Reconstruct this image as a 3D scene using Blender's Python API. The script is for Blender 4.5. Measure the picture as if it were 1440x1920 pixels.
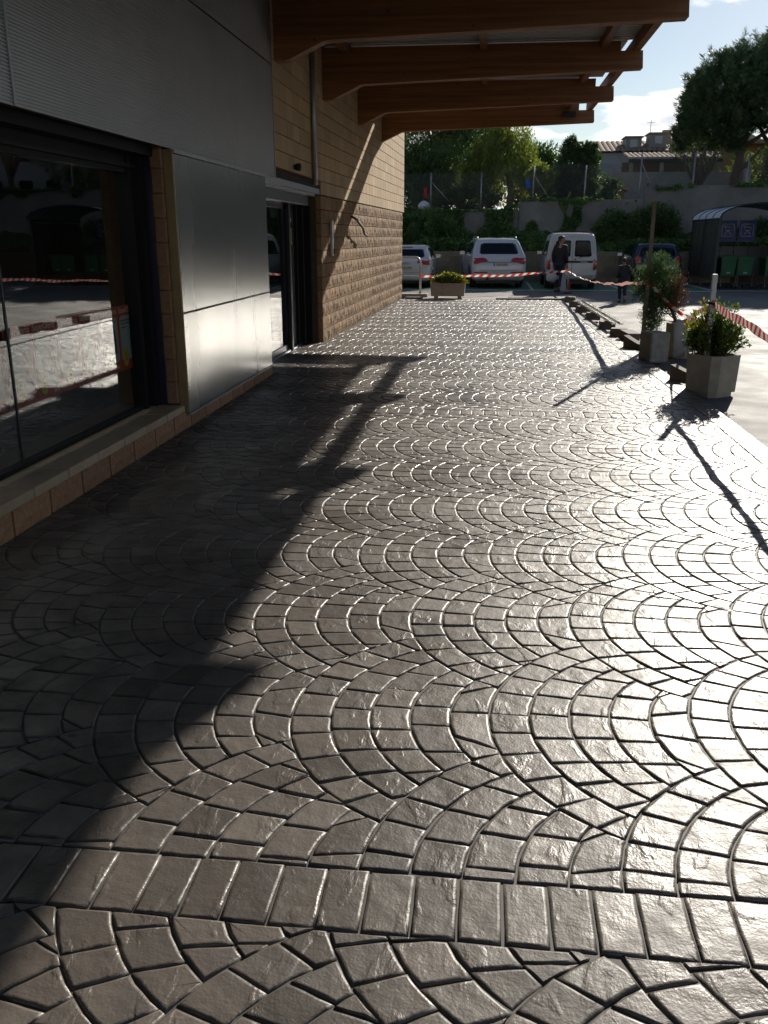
import bpy, bmesh, math, random
import numpy as np
from mathutils import Vector, Matrix
from mathutils.bvhtree import BVHTree
R = math.radians
random.seed(7); np.random.seed(7)
for o in list(bpy.data.objects): bpy.data.objects.remove(o)
sc = bpy.context.scene
COL = sc.collection

# ------------------------------------------------------------------ camera
CAMH = 1.65; PITCH = R(17.497); YAW = R(6.634); FPX = 1640.0
cam_d = bpy.data.cameras.new('camera'); cam = bpy.data.objects.new('camera', cam_d); COL.objects.link(cam)
cam.location = (0, 0, CAMH); cam.rotation_euler = (math.pi/2 - PITCH, 0, YAW)
cam_d.sensor_fit = 'VERTICAL'; cam_d.sensor_height = 24.0; cam_d.lens = 24.0*FPX/1920.0
cam_d.clip_start = 0.05; cam_d.clip_end = 3000
sc.camera = cam
sc.render.resolution_x = 768; sc.render.resolution_y = 1024
_f = Vector((-math.sin(YAW)*math.cos(PITCH), math.cos(YAW)*math.cos(PITCH), -math.sin(PITCH)))
_r = Vector((math.cos(YAW), math.sin(YAW), 0)); _u = _r.cross(_f)
def project(p):
    v = Vector(p) - Vector((0, 0, CAMH)); z = v.dot(_f)
    return 720 + FPX*v.dot(_r)/z, 960 - FPX*v.dot(_u)/z, z

# ------------------------------------------------------------------ light
SUN_A, SUN_B = 0.74, 2.10            # metres the shadow moves per metre of height, in -x and -y
sun_vec = Vector((SUN_A, SUN_B, 1.0)).normalized()
SUN_EL = math.asin(sun_vec.z); SUN_AZ = math.atan2(SUN_A, SUN_B)
sd = bpy.data.lights.new('sun', 'SUN'); sun = bpy.data.objects.new('sun', sd); COL.objects.link(sun)
sd.energy = 5.0; sd.angle = R(0.53); sd.color = (1.0, 0.93, 0.82)
sun.rotation_euler = (-sun_vec).to_track_quat('-Z', 'Y').to_euler()
sun.location = (10, 25, 20)
w = bpy.data.worlds.new('World'); sc.world = w; w.use_nodes = True
def world():
    nt = w.node_tree; N = nt.nodes; L = nt.links; N.clear()
    out = N.new('ShaderNodeOutputWorld'); bg = N.new('ShaderNodeBackground'); bg.inputs['Strength'].default_value = 0.07
    sky = N.new('ShaderNodeTexSky'); sky.sky_type = 'NISHITA'; sky.sun_disc = False
    sky.sun_elevation = SUN_EL; sky.sun_rotation = SUN_AZ; sky.air_density = 1.0; sky.dust_density = 0.25; sky.ozone_density = 2.2
    tc = N.new('ShaderNodeTexCoord')
    sep = N.new('ShaderNodeSeparateXYZ'); L.new(tc.outputs['Generated'], sep.inputs[0])
    # project the direction on a flat cloud layer so clouds flatten towards the horizon
    zc = N.new('ShaderNodeMath'); zc.operation = 'ADD'; L.new(sep.outputs['Z'], zc.inputs[0]); zc.inputs[1].default_value = 0.22
    zm = N.new('ShaderNodeMath'); zm.operation = 'MAXIMUM'; L.new(zc.outputs[0], zm.inputs[0]); zm.inputs[1].default_value = 0.05
    dx = N.new('ShaderNodeMath'); dx.operation = 'DIVIDE'; L.new(sep.outputs['X'], dx.inputs[0]); L.new(zm.outputs[0], dx.inputs[1])
    dy = N.new('ShaderNodeMath'); dy.operation = 'DIVIDE'; L.new(sep.outputs['Y'], dy.inputs[0]); L.new(zm.outputs[0], dy.inputs[1])
    cx = N.new('ShaderNodeCombineXYZ'); L.new(dx.outputs[0], cx.inputs[0]); L.new(dy.outputs[0], cx.inputs[1]); cx.inputs[2].default_value = CLOUD_SEED
    n1 = N.new('ShaderNodeTexNoise'); n1.inputs['Scale'].default_value = 2.2; n1.inputs['Detail'].default_value = 9; n1.inputs['Roughness'].default_value = 0.5; L.new(cx.outputs[0], n1.inputs['Vector'])
    # coverage grows towards the horizon
    cov = N.new('ShaderNodeMapRange'); L.new(sep.outputs['Z'], cov.inputs['Value']); cov.inputs['From Min'].default_value = 0.02; cov.inputs['From Max'].default_value = 0.30
    cov.inputs['To Min'].default_value = 0.13; cov.inputs['To Max'].default_value = -0.075
    ad = N.new('ShaderNodeMath'); ad.operation = 'ADD'; L.new(n1.outputs['Fac'], ad.inputs[0]); L.new(cov.outputs[0], ad.inputs[1])
    mk = N.new('ShaderNodeMapRange'); mk.interpolation_type = 'SMOOTHSTEP'; L.new(ad.outputs[0], mk.inputs['Value'])
    mk.inputs['From Min'].default_value = 0.535; mk.inputs['From Max'].default_value = 0.59
    # cloud body: white rims, grey cores
    core = N.new('ShaderNodeMapRange'); core.interpolation_type = 'SMOOTHSTEP'; L.new(ad.outputs[0], core.inputs['Value']); core.inputs['From Min'].default_value = 0.63; core.inputs['From Max'].default_value = 0.76
    cc = N.new('ShaderNodeMixRGB'); L.new(core.outputs[0], cc.inputs[0]); cc.inputs[1].default_value = (15.5, 15.2, 14.8, 1); cc.inputs[2].default_value = (8.2, 8.7, 9.6, 1)
    mix = N.new('ShaderNodeMixRGB'); L.new(mk.outputs[0], mix.inputs[0]); L.new(sky.outputs[0], mix.inputs[1]); L.new(cc.outputs[0], mix.inputs[2])
    L.new(mix.outputs[0], bg.inputs['Color']); L.new(bg.outputs[0], out.inputs[0])
CLOUD_SEED = 2.4
world()
sc.view_settings.view_transform = 'Standard'; sc.view_settings.look = 'None'; sc.view_settings.gamma = 1.0
sc.view_settings.use_curve_mapping = False; sc.view_settings.exposure = 0.25
sc.render.engine = 'CYCLES'
sc.cycles.max_bounces = 6; sc.cycles.diffuse_bounces = 3; sc.cycles.glossy_bounces = 3; sc.cycles.transmission_bounces = 4; sc.cycles.transparent_max_bounces = 8
sc.cycles.caustics_reflective = False; sc.cycles.caustics_refractive = False; sc.cycles.use_adaptive_sampling = True; sc.cycles.adaptive_threshold = 0.02

# ------------------------------------------------------------------ materials
MATS = {}
def M(name, c1, c2=None, scale=8.0, rough=0.6, rough2=None, metal=0.0, bump=0.0, bscale=None, stretch=(1, 1, 1), detail=4, spec=0.5, contrast=0.25, coat=0.0, emit=None):
    if name in MATS: return MATS[name]
    m = bpy.data.materials.new(name); m.use_nodes = True; nt = m.node_tree; N = nt.nodes; L = nt.links
    b = N['Principled BSDF']; MATS[name] = m
    b.inputs['Metallic'].default_value = metal; b.inputs['Specular IOR Level'].default_value = spec; b.inputs['Coat Weight'].default_value = coat
    b.inputs['Base Color'].default_value = (*c1, 1); b.inputs['Roughness'].default_value = rough
    if emit: b.inputs['Emission Color'].default_value = (*c1, 1); b.inputs['Emission Strength'].default_value = emit
    if c2 is None and rough2 is None and bump == 0: return m
    tc = N.new('ShaderNodeTexCoord'); mp = N.new('ShaderNodeMapping'); mp.inputs['Scale'].default_value = stretch
    L.new(tc.outputs['Object'], mp.inputs[0])
    n = N.new('ShaderNodeTexNoise'); n.inputs['Scale'].default_value = scale; n.inputs['Detail'].default_value = detail; n.inputs['Roughness'].default_value = 0.6
    L.new(mp.outputs[0], n.inputs['Vector'])
    rg = N.new('ShaderNodeMapRange'); rg.inputs['From Min'].default_value = 0.5 - contrast; rg.inputs['From Max'].default_value = 0.5 + contrast; L.new(n.outputs['Fac'], rg.inputs['Value'])
    if c2 is not None:
        mx = N.new('ShaderNodeMixRGB'); L.new(rg.outputs[0], mx.inputs[0]); mx.inputs[1].default_value = (*c1, 1); mx.inputs[2].default_value = (*c2, 1); L.new(mx.outputs[0], b.inputs['Base Color'])
    if rough2 is not None:
        rr = N.new('ShaderNodeMapRange'); L.new(rg.outputs[0], rr.inputs['Value']); rr.inputs['To Min'].default_value = rough; rr.inputs['To Max'].default_value = rough2; L.new(rr.outputs[0], b.inputs['Roughness'])
    if bump:
        n2 = N.new('ShaderNodeTexNoise'); n2.inputs['Scale'].default_value = bscale or scale*4; n2.inputs['Detail'].default_value = 6; L.new(mp.outputs[0], n2.inputs['Vector'])
        bp = N.new('ShaderNodeBump'); bp.inputs['Strength'].default_value = 1.0; bp.inputs['Distance'].default_value = bump; L.new(n2.outputs['Fac'], bp.inputs['Height']); L.new(bp.outputs[0], b.inputs['Normal'])
    return m

def tinted(m, attr='tint'):
    """multiply the base colour by a per-piece value stored on the mesh"""
    nt = m.node_tree; N = nt.nodes; L = nt.links; b = N['Principled BSDF']
    a = N.new('ShaderNodeAttribute'); a.attribute_name = attr
    mx = N.new('ShaderNodeMixRGB'); mx.blend_type = 'MULTIPLY'; mx.inputs[0].default_value = 1
    if b.inputs['Base Color'].links:
        L.new(b.inputs['Base Color'].links[0].from_socket, mx.inputs[1])
    else: mx.inputs[1].default_value = b.inputs['Base Color'].default_value
    L.new(a.outputs['Fac'], mx.inputs[2]); L.new(mx.outputs[0], b.inputs['Base Color'])
    return m

# ------------------------------------------------------------------ mesh helpers
class MB:
    def __init__(s): s.v = []; s.f = []; s.t = []
    def add(s, vs, fs):
        k = len(s.v); s.v += [tuple(p) for p in vs]; s.f += [tuple(i+k for i in f) for f in fs]; return s
    def box(s, x0, x1, y0, y1, z0, z1, bev=0.0):
        if bev <= 0:
            return s.add([(x0,y0,z0),(x1,y0,z0),(x1,y1,z0),(x0,y1,z0),(x0,y0,z1),(x1,y0,z1),(x1,y1,z1),(x0,y1,z1)],
                         [(0,3,2,1),(4,5,6,7),(0,1,5,4),(1,2,6,5),(2,3,7,6),(3,0,4,7)])
        b = bev; V = []; idx = {}
        X = (x0, x1); Y = (y0, y1); Z = (z0, z1); sg = (1, -1)
        for i in (0,1):
            for j in (0,1):
                for k in (0,1):
                    idx[i,j,k,0] = len(V); V.append((X[i], Y[j]+sg[j]*b, Z[k]+sg[k]*b))
                    idx[i,j,k,1] = len(V); V.append((X[i]+sg[i]*b, Y[j], Z[k]+sg[k]*b))
                    idx[i,j,k,2] = len(V); V.append((X[i]+sg[i]*b, Y[j]+sg[j]*b, Z[k]))
        F = []
        for i in (0,1): q=[idx[i,0,0,0],idx[i,1,0,0],idx[i,1,1,0],idx[i,0,1,0]]; F.append(q if i else q[::-1])
        for j in (0,1): q=[idx[0,j,0,1],idx[0,j,1,1],idx[1,j,1,1],idx[1,j,0,1]]; F.append(q if j else q[::-1])
        for k in (0,1): q=[idx[0,0,k,2],idx[1,0,k,2],idx[1,1,k,2],idx[0,1,k,2]]; F.append(q if k else q[::-1])
        for i in (0,1):
            for j in (0,1): q=[idx[i,j,0,0],idx[i,j,1,0],idx[i,j,1,1],idx[i,j,0,1]]; F.append(q if (i+j)%2==0 else q[::-1])
            for k in (0,1): q=[idx[i,0,k,0],idx[i,0,k,2],idx[i,1,k,2],idx[i,1,k,0]]; F.append(q if (i+k)%2==0 else q[::-1])
        for j in (0,1):
            for k in (0,1): q=[idx[0,j,k,1],idx[1,j,k,1],idx[1,j,k,2],idx[0,j,k,2]]; F.append(q if (j+k)%2==0 else q[::-1])
        for i in (0,1):
            for j in (0,1):
                for k in (0,1): q=[idx[i,j,k,0],idx[i,j,k,1],idx[i,j,k,2]]; F.append(q if (i+j+k)%2==0 else q[::-1])
        return s.add(V, F)
    def prism(s, poly, axis, a0, a1):
        """extrude a 2-D polygon along an axis: 'x' -> poly is (y,z), 'y' -> (x,z), 'z' -> (x,y)"""
        def P(q, a): return {'x':(a,q[0],q[1]), 'y':(q[0],a,q[1]), 'z':(q[0],q[1],a)}[axis]
        n = len(poly); V = [P(q,a0) for q in poly]+[P(q,a1) for q in poly]
        return s.add(V, [tuple(range(n))[::-1], tuple(range(n,2*n))]+[(i,(i+1)%n,n+(i+1)%n,n+i) for i in range(n)])
    def tube(s, pts, r, n=8, caps=True):
        pts = [Vector(p) for p in pts]; rs = r if isinstance(r,(list,tuple)) else [r]*len(pts); V=[]; F=[]
        up = None
        for i,p in enumerate(pts):
            d = (pts[min(i+1,len(pts)-1)]-pts[max(i-1,0)]).normalized()
            if up is None:
                up = Vector((0,0,1)) if abs(d.z)<0.9 else Vector((1,0,0))
            a = d.cross(up); a = a.normalized() if a.length>1e-6 else d.orthogonal().normalized(); b = a.cross(d).normalized(); up = b
            for k in range(n):
                t = 2*math.pi*k/n; V.append(p+(a*math.cos(t)+b*math.sin(t))*rs[i])
        for i in range(len(pts)-1):
            for k in range(n): F.append((i*n+k, i*n+(k+1)%n, (i+1)*n+(k+1)%n, (i+1)*n+k))
        if caps: F.append(tuple(range(n))[::-1]); F.append(tuple(range((len(pts)-1)*n, len(pts)*n)))
        return s.add(V, F)
    def lathe(s, prof, c=(0,0,0), n=24, axis='z'):
        V=[]; F=[]
        for r,h in prof:
            for k in range(n):
                t=2*math.pi*k/n; a,b=r*math.cos(t),r*math.sin(t)
                V.append({'z':(c[0]+a,c[1]+b,c[2]+h),'x':(c[0]+h,c[1]+a,c[2]+b),'y':(c[0]+b,c[1]+h,c[2]+a)}[axis])
        for i in range(len(prof)-1):
            for k in range(n): F.append((i*n+k,i*n+(k+1)%n,(i+1)*n+(k+1)%n,(i+1)*n+k))
        F.append(tuple(range(n))[::-1]); F.append(tuple(range((len(prof)-1)*n,len(prof)*n)))
        return s.add(V,F)
    def mesh(s, name, smooth=False):
        me = bpy.data.meshes.new(name); me.from_pydata(s.v, [], s.f)
        if smooth: me.shade_smooth()
        return me
    def build(s, name, mat, parent=None, smooth=False, loc=None):
        return obj(name, s.mesh(name, smooth), mat, parent, loc)
def obj(name, me, mat=None, parent=None, loc=None):
    o = bpy.data.objects.new(name, me); COL.objects.link(o)
    if mat is not None and me is not None and len(me.materials)==0: me.materials.append(mat)
    if parent: o.parent = parent
    if loc: o.location = loc
    return o
def empty(name, loc=(0,0,0), rz=0):
    o = bpy.data.objects.new(name, None); COL.objects.link(o); o.location = loc; o.rotation_euler = (0,0,rz); o.empty_display_size = 0.1
    return o
def tag(o, label=None, cat=None, group=None, kind=None):
    if label: o['label']=label
    if cat: o['category']=cat
    if group: o['group']=group
    if kind: o['kind']=kind
    return o
def thing(name, label, cat, loc=(0,0,0), rz=0, group=None): return tag(empty(name,loc,rz),label,cat,group)
def part(o, **kw):
    return o
def text_mesh(txt, size, extrude=0.0):
    cu = bpy.data.curves.new('t','FONT'); cu.body = txt; cu.size = size; cu.extrude = extrude; cu.resolution_u = 3
    cu.align_x='CENTER'; cu.align_y='CENTER'
    o = bpy.data.objects.new('t',cu); COL.objects.link(o)
    dg = bpy.context.evaluated_depsgraph_get(); me = bpy.data.meshes.new_from_object(o.evaluated_get(dg))
    bpy.data.objects.remove(o); bpy.data.curves.remove(cu); return me
def tri_arrays(name, V, F, mat, parent=None, smooth=False, tint=None):
    """fast mesh from numpy arrays, F is (n,3) or (n,4)"""
    me = bpy.data.meshes.new(name); n=len(F); k=F.shape[1]
    me.vertices.add(len(V)); me.vertices.foreach_set('co', V.astype(np.float32).ravel())
    me.loops.add(n*k); me.loops.foreach_set('vertex_index', F.astype(np.int32).ravel())
    me.polygons.add(n); me.polygons.foreach_set('loop_start', np.arange(0,n*k,k,dtype=np.int32))
    if tint is not None:
        a = me.attributes.new('tint','FLOAT','POINT'); a.data.foreach_set('value', tint.astype(np.float32))
    me.update(calc_edges=True); me.validate()
    if smooth: me.shade_smooth()
    return obj(name, me, mat, parent)
# ------------------------------------------------------------------ materials in use
mat_stone = tinted(M('paving_stone', (0.150,0.128,0.109), (0.082,0.069,0.060), scale=7, rough=0.33, rough2=0.56, bump=0.0048, bscale=15, contrast=0.22, spec=0.5))
def stone_detail(m):
    # second, finer relief and a few cleft ridges as on slate-textured stamps
    N=m.node_tree.nodes; L=m.node_tree.links; b=N['Principled BSDF']; bp=[n for n in N if n.type=='BUMP'][0]; tc=[n for n in N if n.type=='TEX_COORD'][0]
    n3=N.new('ShaderNodeTexNoise'); n3.inputs['Scale'].default_value=130; n3.inputs['Detail'].default_value=3; L.new(tc.outputs['Object'],n3.inputs['Vector'])
    b2=N.new('ShaderNodeBump'); b2.inputs['Distance'].default_value=0.0008; L.new(n3.outputs['Fac'],b2.inputs['Height']); L.new(bp.outputs[0],b2.inputs['Normal'])
    mp=N.new('ShaderNodeMapping'); mp.inputs['Scale'].default_value=(7,3.5,1); mp.inputs['Rotation'].default_value=(0,0,.5); L.new(tc.outputs['Object'],mp.inputs[0])
    n4=N.new('ShaderNodeTexNoise'); n4.inputs['Scale'].default_value=1.6; n4.inputs['Detail'].default_value=5; n4.inputs['Distortion'].default_value=.4; L.new(mp.outputs[0],n4.inputs['Vector'])
    rg=N.new('ShaderNodeMapRange'); rg.interpolation_type='SMOOTHSTEP'; rg.inputs['From Min'].default_value=.55; rg.inputs['From Max'].default_value=.66; L.new(n4.outputs['Fac'],rg.inputs['Value'])
    b3=N.new('ShaderNodeBump'); b3.inputs['Distance'].default_value=0.0017; L.new(rg.outputs[0],b3.inputs['Height']); L.new(b2.outputs[0],b3.inputs['Normal']); L.new(b3.outputs[0],b.inputs['Normal'])
stone_detail(mat_stone)
def wear(m):
    # broad worn and sealed tracks (gloss), dark spots of gum and drips
    N=m.node_tree.nodes; L=m.node_tree.links; b=N['Principled BSDF']; tc=[n for n in N if n.type=='TEX_COORD'][0]
    n=N.new('ShaderNodeTexNoise'); n.inputs['Scale'].default_value=.9; n.inputs['Detail'].default_value=5; L.new(tc.outputs['Object'],n.inputs['Vector'])
    r=N.new('ShaderNodeMapRange'); r.inputs['From Min'].default_value=.35; r.inputs['From Max'].default_value=.65; r.inputs['To Min'].default_value=-.07; r.inputs['To Max'].default_value=.12; L.new(n.outputs['Fac'],r.inputs['Value'])
    ad=N.new('ShaderNodeMath'); ad.operation='ADD'; L.new(b.inputs['Roughness'].links[0].from_socket,ad.inputs[0]); L.new(r.outputs[0],ad.inputs[1]); L.new(ad.outputs[0],b.inputs['Roughness'])
    v=N.new('ShaderNodeTexVoronoi'); v.inputs['Scale'].default_value=3.1; L.new(tc.outputs['Object'],v.inputs['Vector'])
    s=N.new('ShaderNodeMapRange'); s.inputs['From Min'].default_value=.035; s.inputs['From Max'].default_value=.06; s.inputs['To Min'].default_value=.45; s.inputs['To Max'].default_value=1; L.new(v.outputs['Distance'],s.inputs['Value'])
    c=N.new('ShaderNodeMapRange'); c.inputs['From Min'].default_value=.3; c.inputs['From Max'].default_value=.7; c.inputs['To Min'].default_value=1.18; c.inputs['To Max'].default_value=.82; L.new(n.outputs['Fac'],c.inputs['Value'])
    mu=N.new('ShaderNodeMath'); mu.operation='MULTIPLY'; L.new(s.outputs[0],mu.inputs[0]); L.new(c.outputs[0],mu.inputs[1])
    mx=N.new('ShaderNodeMixRGB'); mx.blend_type='MULTIPLY'; mx.inputs[0].default_value=1; L.new(b.inputs['Base Color'].links[0].from_socket,mx.inputs[1]); L.new(mu.outputs[0],mx.inputs[2]); L.new(mx.outputs[0],b.inputs['Base Color'])
wear(mat_stone)
mat_grout = M('paving_joint', (0.07,0.062,0.054), (0.095,0.084,0.072), scale=30, rough=0.65)
mat_asphalt = M('asphalt', (0.125,0.122,0.117), (0.09,0.088,0.084), scale=1.3, rough=0.62, rough2=0.8, bump=0.004, bscale=160, detail=8, spec=0.4)
mat_ground = M('ground_soil', (0.11,0.10,0.075), (0.07,0.07,0.045), scale=0.5, rough=0.9)
mat_green_paint = M('green_bay_paint', (0.04,0.17,0.09), (0.03,0.11,0.065), scale=3, rough=0.6, bump=0.003, bscale=150)
mat_line = M('road_paint', (0.62,0.61,0.57), (0.40,0.39,0.37), scale=6, rough=0.6)
mat_conc = M('concrete', (0.33,0.30,0.26), (0.22,0.20,0.175), scale=5, rough=0.8, bump=0.003, bscale=60)
mat_border = M('border_concrete', (0.27,0.25,0.22), (0.19,0.175,0.155), scale=6, rough=0.45, rough2=0.6, bump=0.003, bscale=60)

# ------------------------------------------------------------------ ground sheets
g = MB(); g.add([(-400,-200,-0.16),(400,-200,-0.16),(400,800,-0.16),(-400,800,-0.16)],[(0,1,2,3)])
tag(g.build('ground', mat_ground), kind='structure')
g = MB(); g.add([(-30,-12,-0.06),(45,-12,-0.06),(45,35.0,-0.06),(-30,35.0,-0.06)],[(0,1,2,3)])
tag(g.build('parking_asphalt', mat_asphalt), kind='structure')
ZA = -0.06
def XE(y): return 2.32 - 0.019*max(y-9.0, 0.0)      # right edge of the stamped paving
YEND = 24.7; XWALL = -2.66
# slab under the stamped paving
g = MB(); ys = [-1.0, 9.0, YEND]
poly = [(XWALL+0.02,-1.0),(XE(0),-1.0),(XE(9),9.0),(XE(YEND),YEND),(-2.45,YEND),(-3.2,14.2),(-3.2,10.8),(XWALL+0.02,10.6)]
g.prism(poly, 'z', -0.10, -0.0062)
pav = tag(g.build('stamped_paving', mat_grout), kind='structure')

# ------------------------------------------------------------------ fan pattern stones
FR, FD, FP = 0.70, 0.85, 0.355          # outer arc radius, row spacing, shift between ranks
FY0, FX0 = 2.80, 0.055                   # one fan's axis row and its leftmost point
NROW = 5; RW = 2*FP/NROW
BAND = [(1.742,1.965),(8.42,8.645),(15.1,15.325),(21.8,22.025)]
BW = 0.21
def clip_half(poly, a, b, c):           # keep a*x+b*y<=c
    out=[]; n=len(poly)
    for i in range(n):
        p=poly[i]; q=poly[(i+1)%n]; dp=a*p[0]+b*p[1]-c; dq=a*q[0]+b*q[1]-c
        if dp<=0: out.append(p)
        if (dp<0<dq) or (dq<0<dp):
            t=dp/(dp-dq); out.append((p[0]+t*(q[0]-p[0]),p[1]+t*(q[1]-p[1])))
    return out
def clip_out_circle(poly, c, r):        # keep what lies outside the circle
    n=len(poly)
    if n<3: return []
    ins=[(p[0]-c[0])**2+(p[1]-c[1])**2<r*r for p in poly]
    if not any(ins): return poly
    if all(ins): return []
    def cut(p,q):
        dx,dy=q[0]-p[0],q[1]-p[1]; fx,fy=p[0]-c[0],p[1]-c[1]; A=dx*dx+dy*dy; B=2*(fx*dx+fy*dy); C=fx*fx+fy*fy-r*r
        D=max(B*B-4*A*C,0)**.5
        for t in ((-B-D)/(2*A),(-B+D)/(2*A)):
            if -1e-9<=t<=1+1e-9: return (p[0]+t*dx,p[1]+t*dy)
        return p
    runs=[i for i in range(n) if ins[i-1] and not ins[i]]; best=[]; ba=0
    for s in runs:
        out=[cut(poly[s-1],poly[s])]; i=s
        while not ins[i%n]:
            out.append(poly[i%n]); i+=1
            if i-s>n: break
        e=cut(poly[(i-1)%n],poly[i%n]); out.append(e)
        a0=math.atan2(e[1]-c[1],e[0]-c[0]); a1=math.atan2(out[0][1]-c[1],out[0][0]-c[0]); d=(a1-a0+math.pi)%(2*math.pi)-math.pi
        m=max(1,int(abs(d)*r/0.04))
        for k in range(1,m): t=a0+d*k/m; out.append((c[0]+r*math.cos(t),c[1]+r*math.sin(t)))
        A=abs(area(out))
        if A>ba: ba=A; best=out
    return best
def area(p): return 0.5*sum(p[i][0]*p[(i+1)%len(p)][1]-p[(i+1)%len(p)][0]*p[i][1] for i in range(len(p)))
def inset(poly, d):
    n=len(poly); out=[]
    for i in range(n):
        p0,p,p1=poly[i-1],poly[i],poly[(i+1)%n]
        e0=(p[0]-p0[0],p[1]-p0[1]); e1=(p1[0]-p[0],p1[1]-p[1]); l0=math.hypot(*e0) or 1e-9; l1=math.hypot(*e1) or 1e-9
        n0=(-e0[1]/l0,e0[0]/l0); n1=(-e1[1]/l1,e1[0]/l1); bx,by=n0[0]+n1[0],n0[1]+n1[1]; k=bx*n0[0]+by*n0[1]
        k=max(k,0.5); out.append((p[0]+bx*d/k,p[1]+by*d/k))
    return out
def dedupe(poly, eps=0.004):
    out=[]
    for p in poly:
        if not out or math.hypot(p[0]-out[-1][0],p[1]-out[-1][1])>eps: out.append(p)
    while len(out)>2 and math.hypot(out[0][0]-out[-1][0],out[0][1]-out[-1][1])<eps: out.pop()
    return out
rs = random.Random(11)
polys=[]     # stone outlines on the ground
def arc(i):  # centre offset and radius of arc i inside a fan (0 is the outer one)
    if i>=NROW: return 2*FP, FR
    r=(.70,.61,.545,.50,.47)[i]; return RW*i-FR+r, r
def fan(cx, cy, secs):
    nb=[(cx+FP,cy+FD),(cx+FP,cy-FD)]
    for i in range(NROW):
        o0,r0=arc(i); o1,r1=arc(i+1); nst=max(5,int(round(2*1.25*r0/0.152))); ph=rs.uniform(-.5,.5)
        th=[-1.25+2.5*(k+ (0 if k in(0,nst) else rs.uniform(-.1,.1)))/nst+ph*2.5/nst for k in range(-1,nst+2)]
        for k in range(len(th)-1):
            a,b=th[k],th[k+1]; P=[]
            for t in (0,.25,.5,.75,1):
                q=math.pi-(a+(b-a)*t); P.append((cx+o0+r0*math.cos(q),cy+r0*math.sin(q)))
            for t in (1,.75,.5,.25,0):
                q=math.pi-(a+(b-a)*t); P.append((cx+o1+r1*math.cos(q),cy+r1*math.sin(q)))
            if area(P)<0: P=P[::-1]
            for c in nb: P=clip_out_circle(P,c,FR)
            if len(P)<3: continue
            polys.append(P)
ylo=[-0.9]+[b[1] for b in BAND]; yhi=[b[0] for b in BAND]+[YEND]
final=[]
for s,(y0,y1) in enumerate(zip(ylo,yhi)):
    polys=[]; sh = 0 if s==1 else (0.31*s+0.12, 0.17*s+0.30)
    sx,sy = (0,0) if s==1 else ((-.085,.03) if s==0 else sh)
    m0=int((y0-FY0)/FD)-2; m1=int((y1-FY0)/FD)+2
    for m in range(m0,m1+1):
        cy=FY0+FD*m+sy; xo=FX0+FR+(FP if m%2 else 0)+sx
        for n in range(-7,6):
            fan(xo+2*FP*n, cy, None)
    for P in polys:
        yc=sum(p[1] for p in P)/len(P); xc=sum(p[0] for p in P)/len(P)
        if xc<-3.4 or xc>2.9 or yc<y0-.4 or yc>y1+.4: continue
        P=clip_half(P,0,-1,-y0); P=clip_half(P,0,1,y1)
        # left: wall line, right: border course
        if not P: continue
        P=clip_half(P,1,0,XE(0)-BW) if yc<9 else clip_half(P,1,0.019,XE(9)+0.019*9-BW)
        if yc<10.6: P=clip_half(P,-1,0,-XWALL)
        elif yc<14.25: P=clip_half(P,-1,0,3.0)
        else: P=clip_half(P,-1,0.0244,2.655+0.0244*14.25-0.02)
        final.append(P)
for (b0,b1) in BAND:                     # straight courses across
    x=-2.64 if b0<14 else -2.6; 
    while x<XE(b0)-BW-.02:
        wd=rs.uniform(.112,.126); final.append([(x,b0),(min(x+wd,XE(b0)-BW),b0),(min(x+wd,XE(b0)-BW),b1),(x,b1)]); x+=wd
y=-0.5
while y<YEND-.1:                         # border course along the right edge
    wd=rs.uniform(.112,.126); xa,xb=XE(y),XE(y+wd); final.append([(xa-BW,y),(xa-.004,y),(xb-.004,y+wd),(xb-BW,y+wd)]); y+=wd
def stone_mesh(P, near):
    P=dedupe(P)
    if len(P)<3: return None
    if area(P)<0: P=P[::-1]
    A=area(P)
    if A<0.0009: return None
    gap=rs.choice((rs.uniform(.0008,.0016),rs.uniform(.0012,.0026)))
    P=[(p[0]+rs.uniform(-.0018,.0018),p[1]+rs.uniform(-.0018,.0018)) for p in P]
    if near and len(P)<16:
        Q=[]
        for i in range(len(P)):
            p,q=P[i],P[(i+1)%len(P)]; L=math.hypot(q[0]-p[0],q[1]-p[1]); m=max(1,min(4,int(L/0.035)))
            for k in range(m):
                t=k/m; j=0.0016 if k else 0; Q.append((p[0]+t*(q[0]-p[0])+rs.uniform(-j,j),p[1]+t*(q[1]-p[1])+rs.uniform(-j,j)))
        P=Q
    r0=inset(P,gap)
    if area(r0)<0.0005: return None
    c=(sum(p[0] for p in P)/len(P),sum(p[1] for p in P)/len(P))
    tx,ty=rs.gauss(0,.013),rs.gauss(0,.013); h=rs.uniform(-.0012,.0012)
    def lv(Q,z): return [(p[0],p[1],z+h+tx*(p[0]-c[0])+ty*(p[1]-c[1])) for p in Q]
    sc_=min(1.0,math.sqrt(A)/0.11)
    rings=[lv(r0,-.0095)]
    if near: rings+= [lv(inset(r0,.0014),-.0042), lv(inset(r0,.0042*sc_),-.0012), lv(inset(r0,.0105*sc_),0)]
    else: rings+= [lv(inset(r0,.0018),-.0036), lv(inset(r0,.008*sc_),0)]
    n=len(P); V=[p for r in rings for p in r]; F=[]
    for k in range(len(rings)-1):
        for i in range(n): F.append((k*n+i,k*n+(i+1)%n,(k+1)*n+(i+1)%n,(k+1)*n+i))
    b=(len(rings)-1)*n
    F.append(tuple(range(b,b+n)))
    return V,F,len(F)-1
cand=[]
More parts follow.
